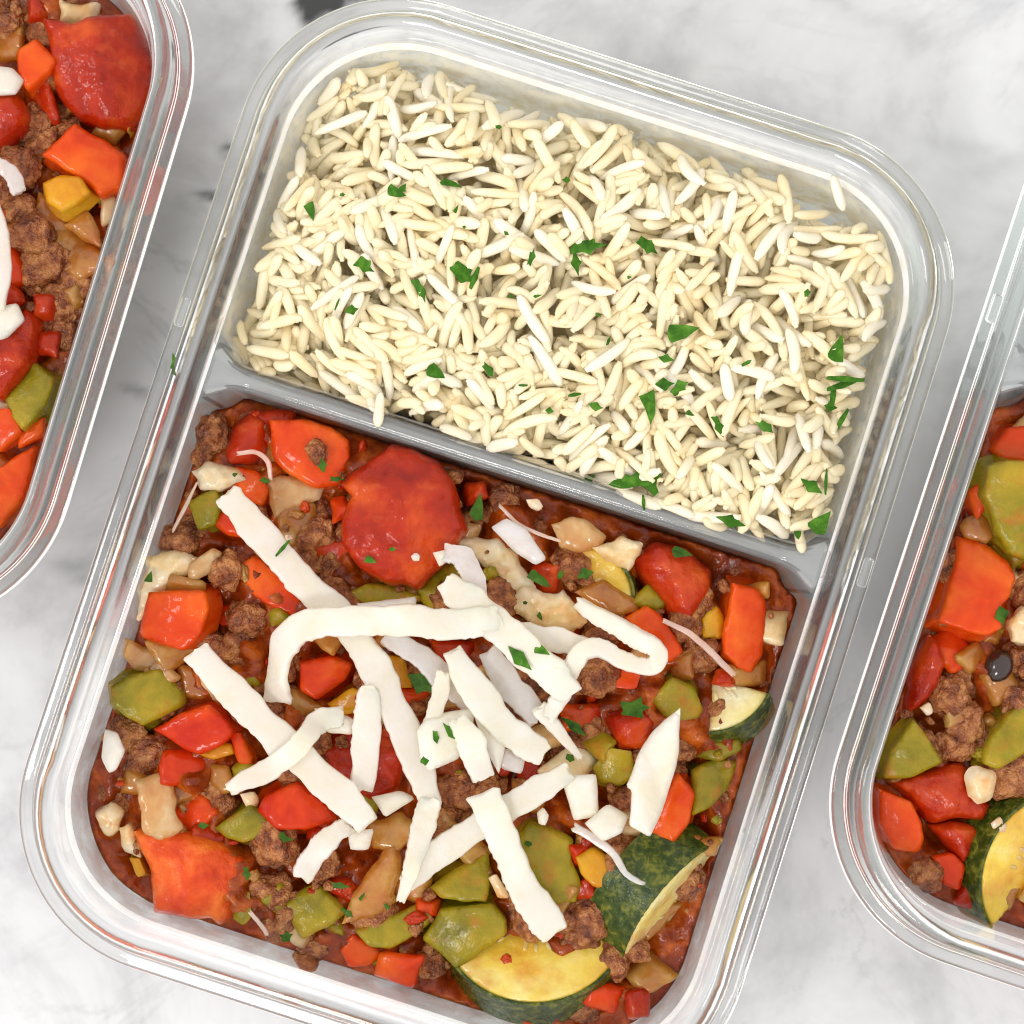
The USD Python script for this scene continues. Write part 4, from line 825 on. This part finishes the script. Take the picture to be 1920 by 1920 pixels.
# ---------------------------------------------------------------- chopped parsley: x y length width angle(deg, clockwise from right) z
def leaf(L, W, seed, shape):
    rg = np.random.default_rng(seed)
    if shape == 'big':
        o = np.array([(-.5, -.05), (-.3, .18), (-.28, .02), (-.1, .3), (-.05, .1), (.12, .5), (.2, .18), (.45, .28), (.5, .1), (.36, -.05), (.42, -.42), (.28, -.5), (.24, -.16), (0, -.14), (-.2, -.2)]) * [L, L * .62]
    else:
        n = 2 * rg.integers(3, 6); t = np.linspace(0, 2 * math.pi, n, endpoint=False) + rg.uniform(-.25, .25, n); q = np.where(np.arange(n) % 2, rg.uniform(.55, .85, n), rg.uniform(.95, 1.25, n))
        o = np.stack([np.cos(t) * L / 2 * q, np.sin(t) * W / 2 * q], 1)
        if L / max(W, .01) > 3: o = np.array([(-.5, -.2), (-.48, .3), (0, .5), (.5, .2), (.48, -.25), (0, -.45)]) * [L, W]
    m = slab(o, .022, .006, 0, .012, 5, seed, max(.03, min(W, L) / 5), 0 if shape != 'big' else 1, .1, (0, 0), .0)
    b = rg.uniform(-.35, .35); m.vertices[:, 2] += b * m.vertices[:, 0] ** 2 / max(L, .1) + rg.uniform(-.5, .5) * m.vertices[:, 1] ** 2 / max(L, .1)
    return m
def heap_z(px, py):
    w = P(px, py, 4.0); return w
HZ = {}
def height_at(px, py):
    z = 3.9
    for _ in range(4):
        w = P(px, py, z); dd = (PTS[:, 0] - w[0]) ** 2 + (PTS[:, 1] - w[1]) ** 2; s = PTS[dd < .24 ** 2]
        if len(s) == 0: return z
        z = s[:, 2].max()
    return z
RICE_FLECKS = '''583 393 30 15 70;740 360 36 17 25;755 352 16 12 -60;842 343 36 11 8;855 393 14 6 -60;682 497 30 22 35;866 512 42 28 38;890 521 36 9 -70;787 543 40 13 62;660 581 20 15 -15;996 483 26 9 -70;1100 462 60 22 -5;1081 492 36 14 85;1215 462 40 20 30;935 238 11 6 0;949 437 9 6 40;1062 337 12 9 0;1277 621 56 26 -8;1249 672 22 12 10;1400 681 18 6 -30;1570 660 46 28 -72;1585 711 60 9 2;1580 722 48 10 -18;1562 742 34 9 -85;1557 762 20 14 10;1579 787 40 8 -60;1513 550 14 9 -80;815 696 38 20 35;915 694 26 12 50;981 723 14 4 0;1078 740 20 6 -10;1030 770 12 9 10;1117 762 22 12 15;1246 719 26 18 0;1273 728 34 18 -35;1216 757 58 22 80;1293 775 16 8 20;1348 797 36 13 65;1435 801 32 14 40;1141 640 16 5 -70;957 555 12 4 0;1006 555 14 5 -10;1105 900 22 14 -50;1522 912 40 18 30;1549 903 40 5 -88;1372 976 44 20 15;1536 985 46 30 -60;1497 1002 16 12 80;1207 942 24 5 85;870 425 6 5 0;642 365 8 6 0;632 570 20 3 -70;1120 590 12 4 30;1180 520 8 5 0'''
CHILI_FLECKS = '''530 1028 34 6 -50;895 955 48 24 -75;1010 1086 46 18 35;1097 1076 26 20 -20;1050 1078 16 10 -60;972 1232 50 20 48;1014 1218 30 18 30;790 1280 48 32 30;946 1297 44 22 55;1076 1362 50 16 38;1190 1328 50 32 -8;817 1381 24 10 80;845 1372 34 14 50;797 1426 18 14 -20;1069 1421 16 12 20;1012 1155 16 8 60;1276 1036 36 18 20;985 1130 8 6 0;497 901 18 10 20;630 898 26 9 5;605 872 26 14 80;440 890 10 7 -20;280 1084 22 13 -70;380 1548 18 12 0;526 1572 36 20 0;462 1637 26 12 80;636 1661 30 11 5;537 1757 22 16 -20;650 1712 24 10 40;678 1682 18 6 -50;725 1700 14 8 60;990 1582 14 9 20;1205 1616 20 14 0;693 1050 24 14 20;735 1030 12 6 0;1015 1330 10 6 0;1080 1245 8 5 0;1878 1153 28 22 70'''
TAKEN = {}
def fleck_name(x, y, L, W, a):
    kind = 'tiny' if L < 17 else 'thin' if W < .35 * L else 'broad' if L > 38 else 'small'
    d = (-a) % 180; way = 'level' if d < 25 or d > 155 else 'upright' if 65 < d < 115 else 'slanting'
    w = P(x, y, 4.0); lb = f'{kind} {way} parsley fleck on the rice {place_words(w[0], w[1])}'
    n = TAKEN[lb] = TAKEN.get(lb, 0) + 1
    return lb if n == 1 else lb + (', right one', ', lower one', ', upper one')[(n - 2) % 3]
PTS = np.array([(x + s * L * .3 * math.cos(th), y + s * L * .3 * math.sin(th), z + W * .42 + sl * s * L * .3) for x, y, z, th, sl, L, W in G for s in (-1, 0, 1)])
k = 600
for x, y, L, W, a in [tuple(map(float, q.split())) for q in RICE_FLECKS.split(';')]:
    k += 1; z = height_at(x, y) + .03; m = leaf(L / 72, W / 66, k, '')
    m.apply_transform(trimesh.transformations.rotation_matrix(rng.uniform(-.35, .35), [1, 0, 0])); m.apply_transform(trimesh.transformations.rotation_matrix(rng.uniform(-.25, .25), [0, 1, 0]))
    m.apply_transform(trimesh.transformations.rotation_matrix(-math.radians(a), [0, 0, 1])); m.apply_translation(P(x, y, z))
    tag(obj('parsley_fleck', m, MAT['parsley'], smooth=60), fleck_name(x, y, L, W, a), 'parsley', 'parsley flecks on the rice')
m = leaf(1.15, .7, 5, 'big'); m.apply_transform(trimesh.transformations.rotation_matrix(math.radians(5), [0, 0, 1])); m.apply_translation(P(1190, 903, height_at(1190, 903) + .05))
tag(obj('parsley_leaf', m, MAT['parsley'], smooth=60), 'largest jagged parsley leaf on the rice above the divider', 'parsley')
cheese_z = {(972, 1232): 5.12, (1014, 1218): 5.14, (530, 1028): 4.78, (817, 1381): 4.86, (845, 1372): 4.95, (797, 1426): 4.8, (693, 1050): 4.95, (735, 1030): 4.98, (990, 1582): 4.25, (605, 872): 4.5, (1097, 1076): 4.2, (1878, 1153): 4.45}
for x, y, L, W, a in [tuple(map(float, q.split())) for q in CHILI_FLECKS.split(';')]:
    k += 1; z = cheese_z.get((x, y), 4.14) + .16; m = leaf(L / 76, W / 72, k, '')
    m.apply_transform(trimesh.transformations.rotation_matrix(rng.uniform(-.2, .2), [1, 0, 0]))
    m.apply_transform(trimesh.transformations.rotation_matrix(-math.radians(a), [0, 0, 1])); m.apply_translation(P(x, y, z))
    dry = z > 4.75; right = x > 1700
    kind = 'tiny' if L < 17 else 'thin' if W < .4 * L else 'broad' if L > 38 else 'small'
    lb = f"{kind} green parsley fleck next to the {near_words(x, y)}"; n = TAKEN[lb] = TAKEN.get(lb, 0) + 1
    if n > 1: lb = lb.replace('parsley fleck', 'parsley fleck further right' if n == 2 else 'parsley fleck lower')
    tag(obj('parsley_fleck', m, MAT['parsley' if dry else 'parsley_wet'], smooth=60), lb, 'parsley', None if right else 'parsley flecks on the cheese' if dry else 'parsley flecks in the chili')
m = leaf(44 / 91, 18 / 91, 991, ''); m.apply_transform(trimesh.transformations.rotation_matrix(-math.radians(80), [0, 0, 1])); m.apply_translation(P(328, 685, 5.30))
tag(obj('parsley_fleck', m, MAT['parsley'], smooth=60), 'parsley fleck stuck on the left glass rim by the divider', 'parsley')
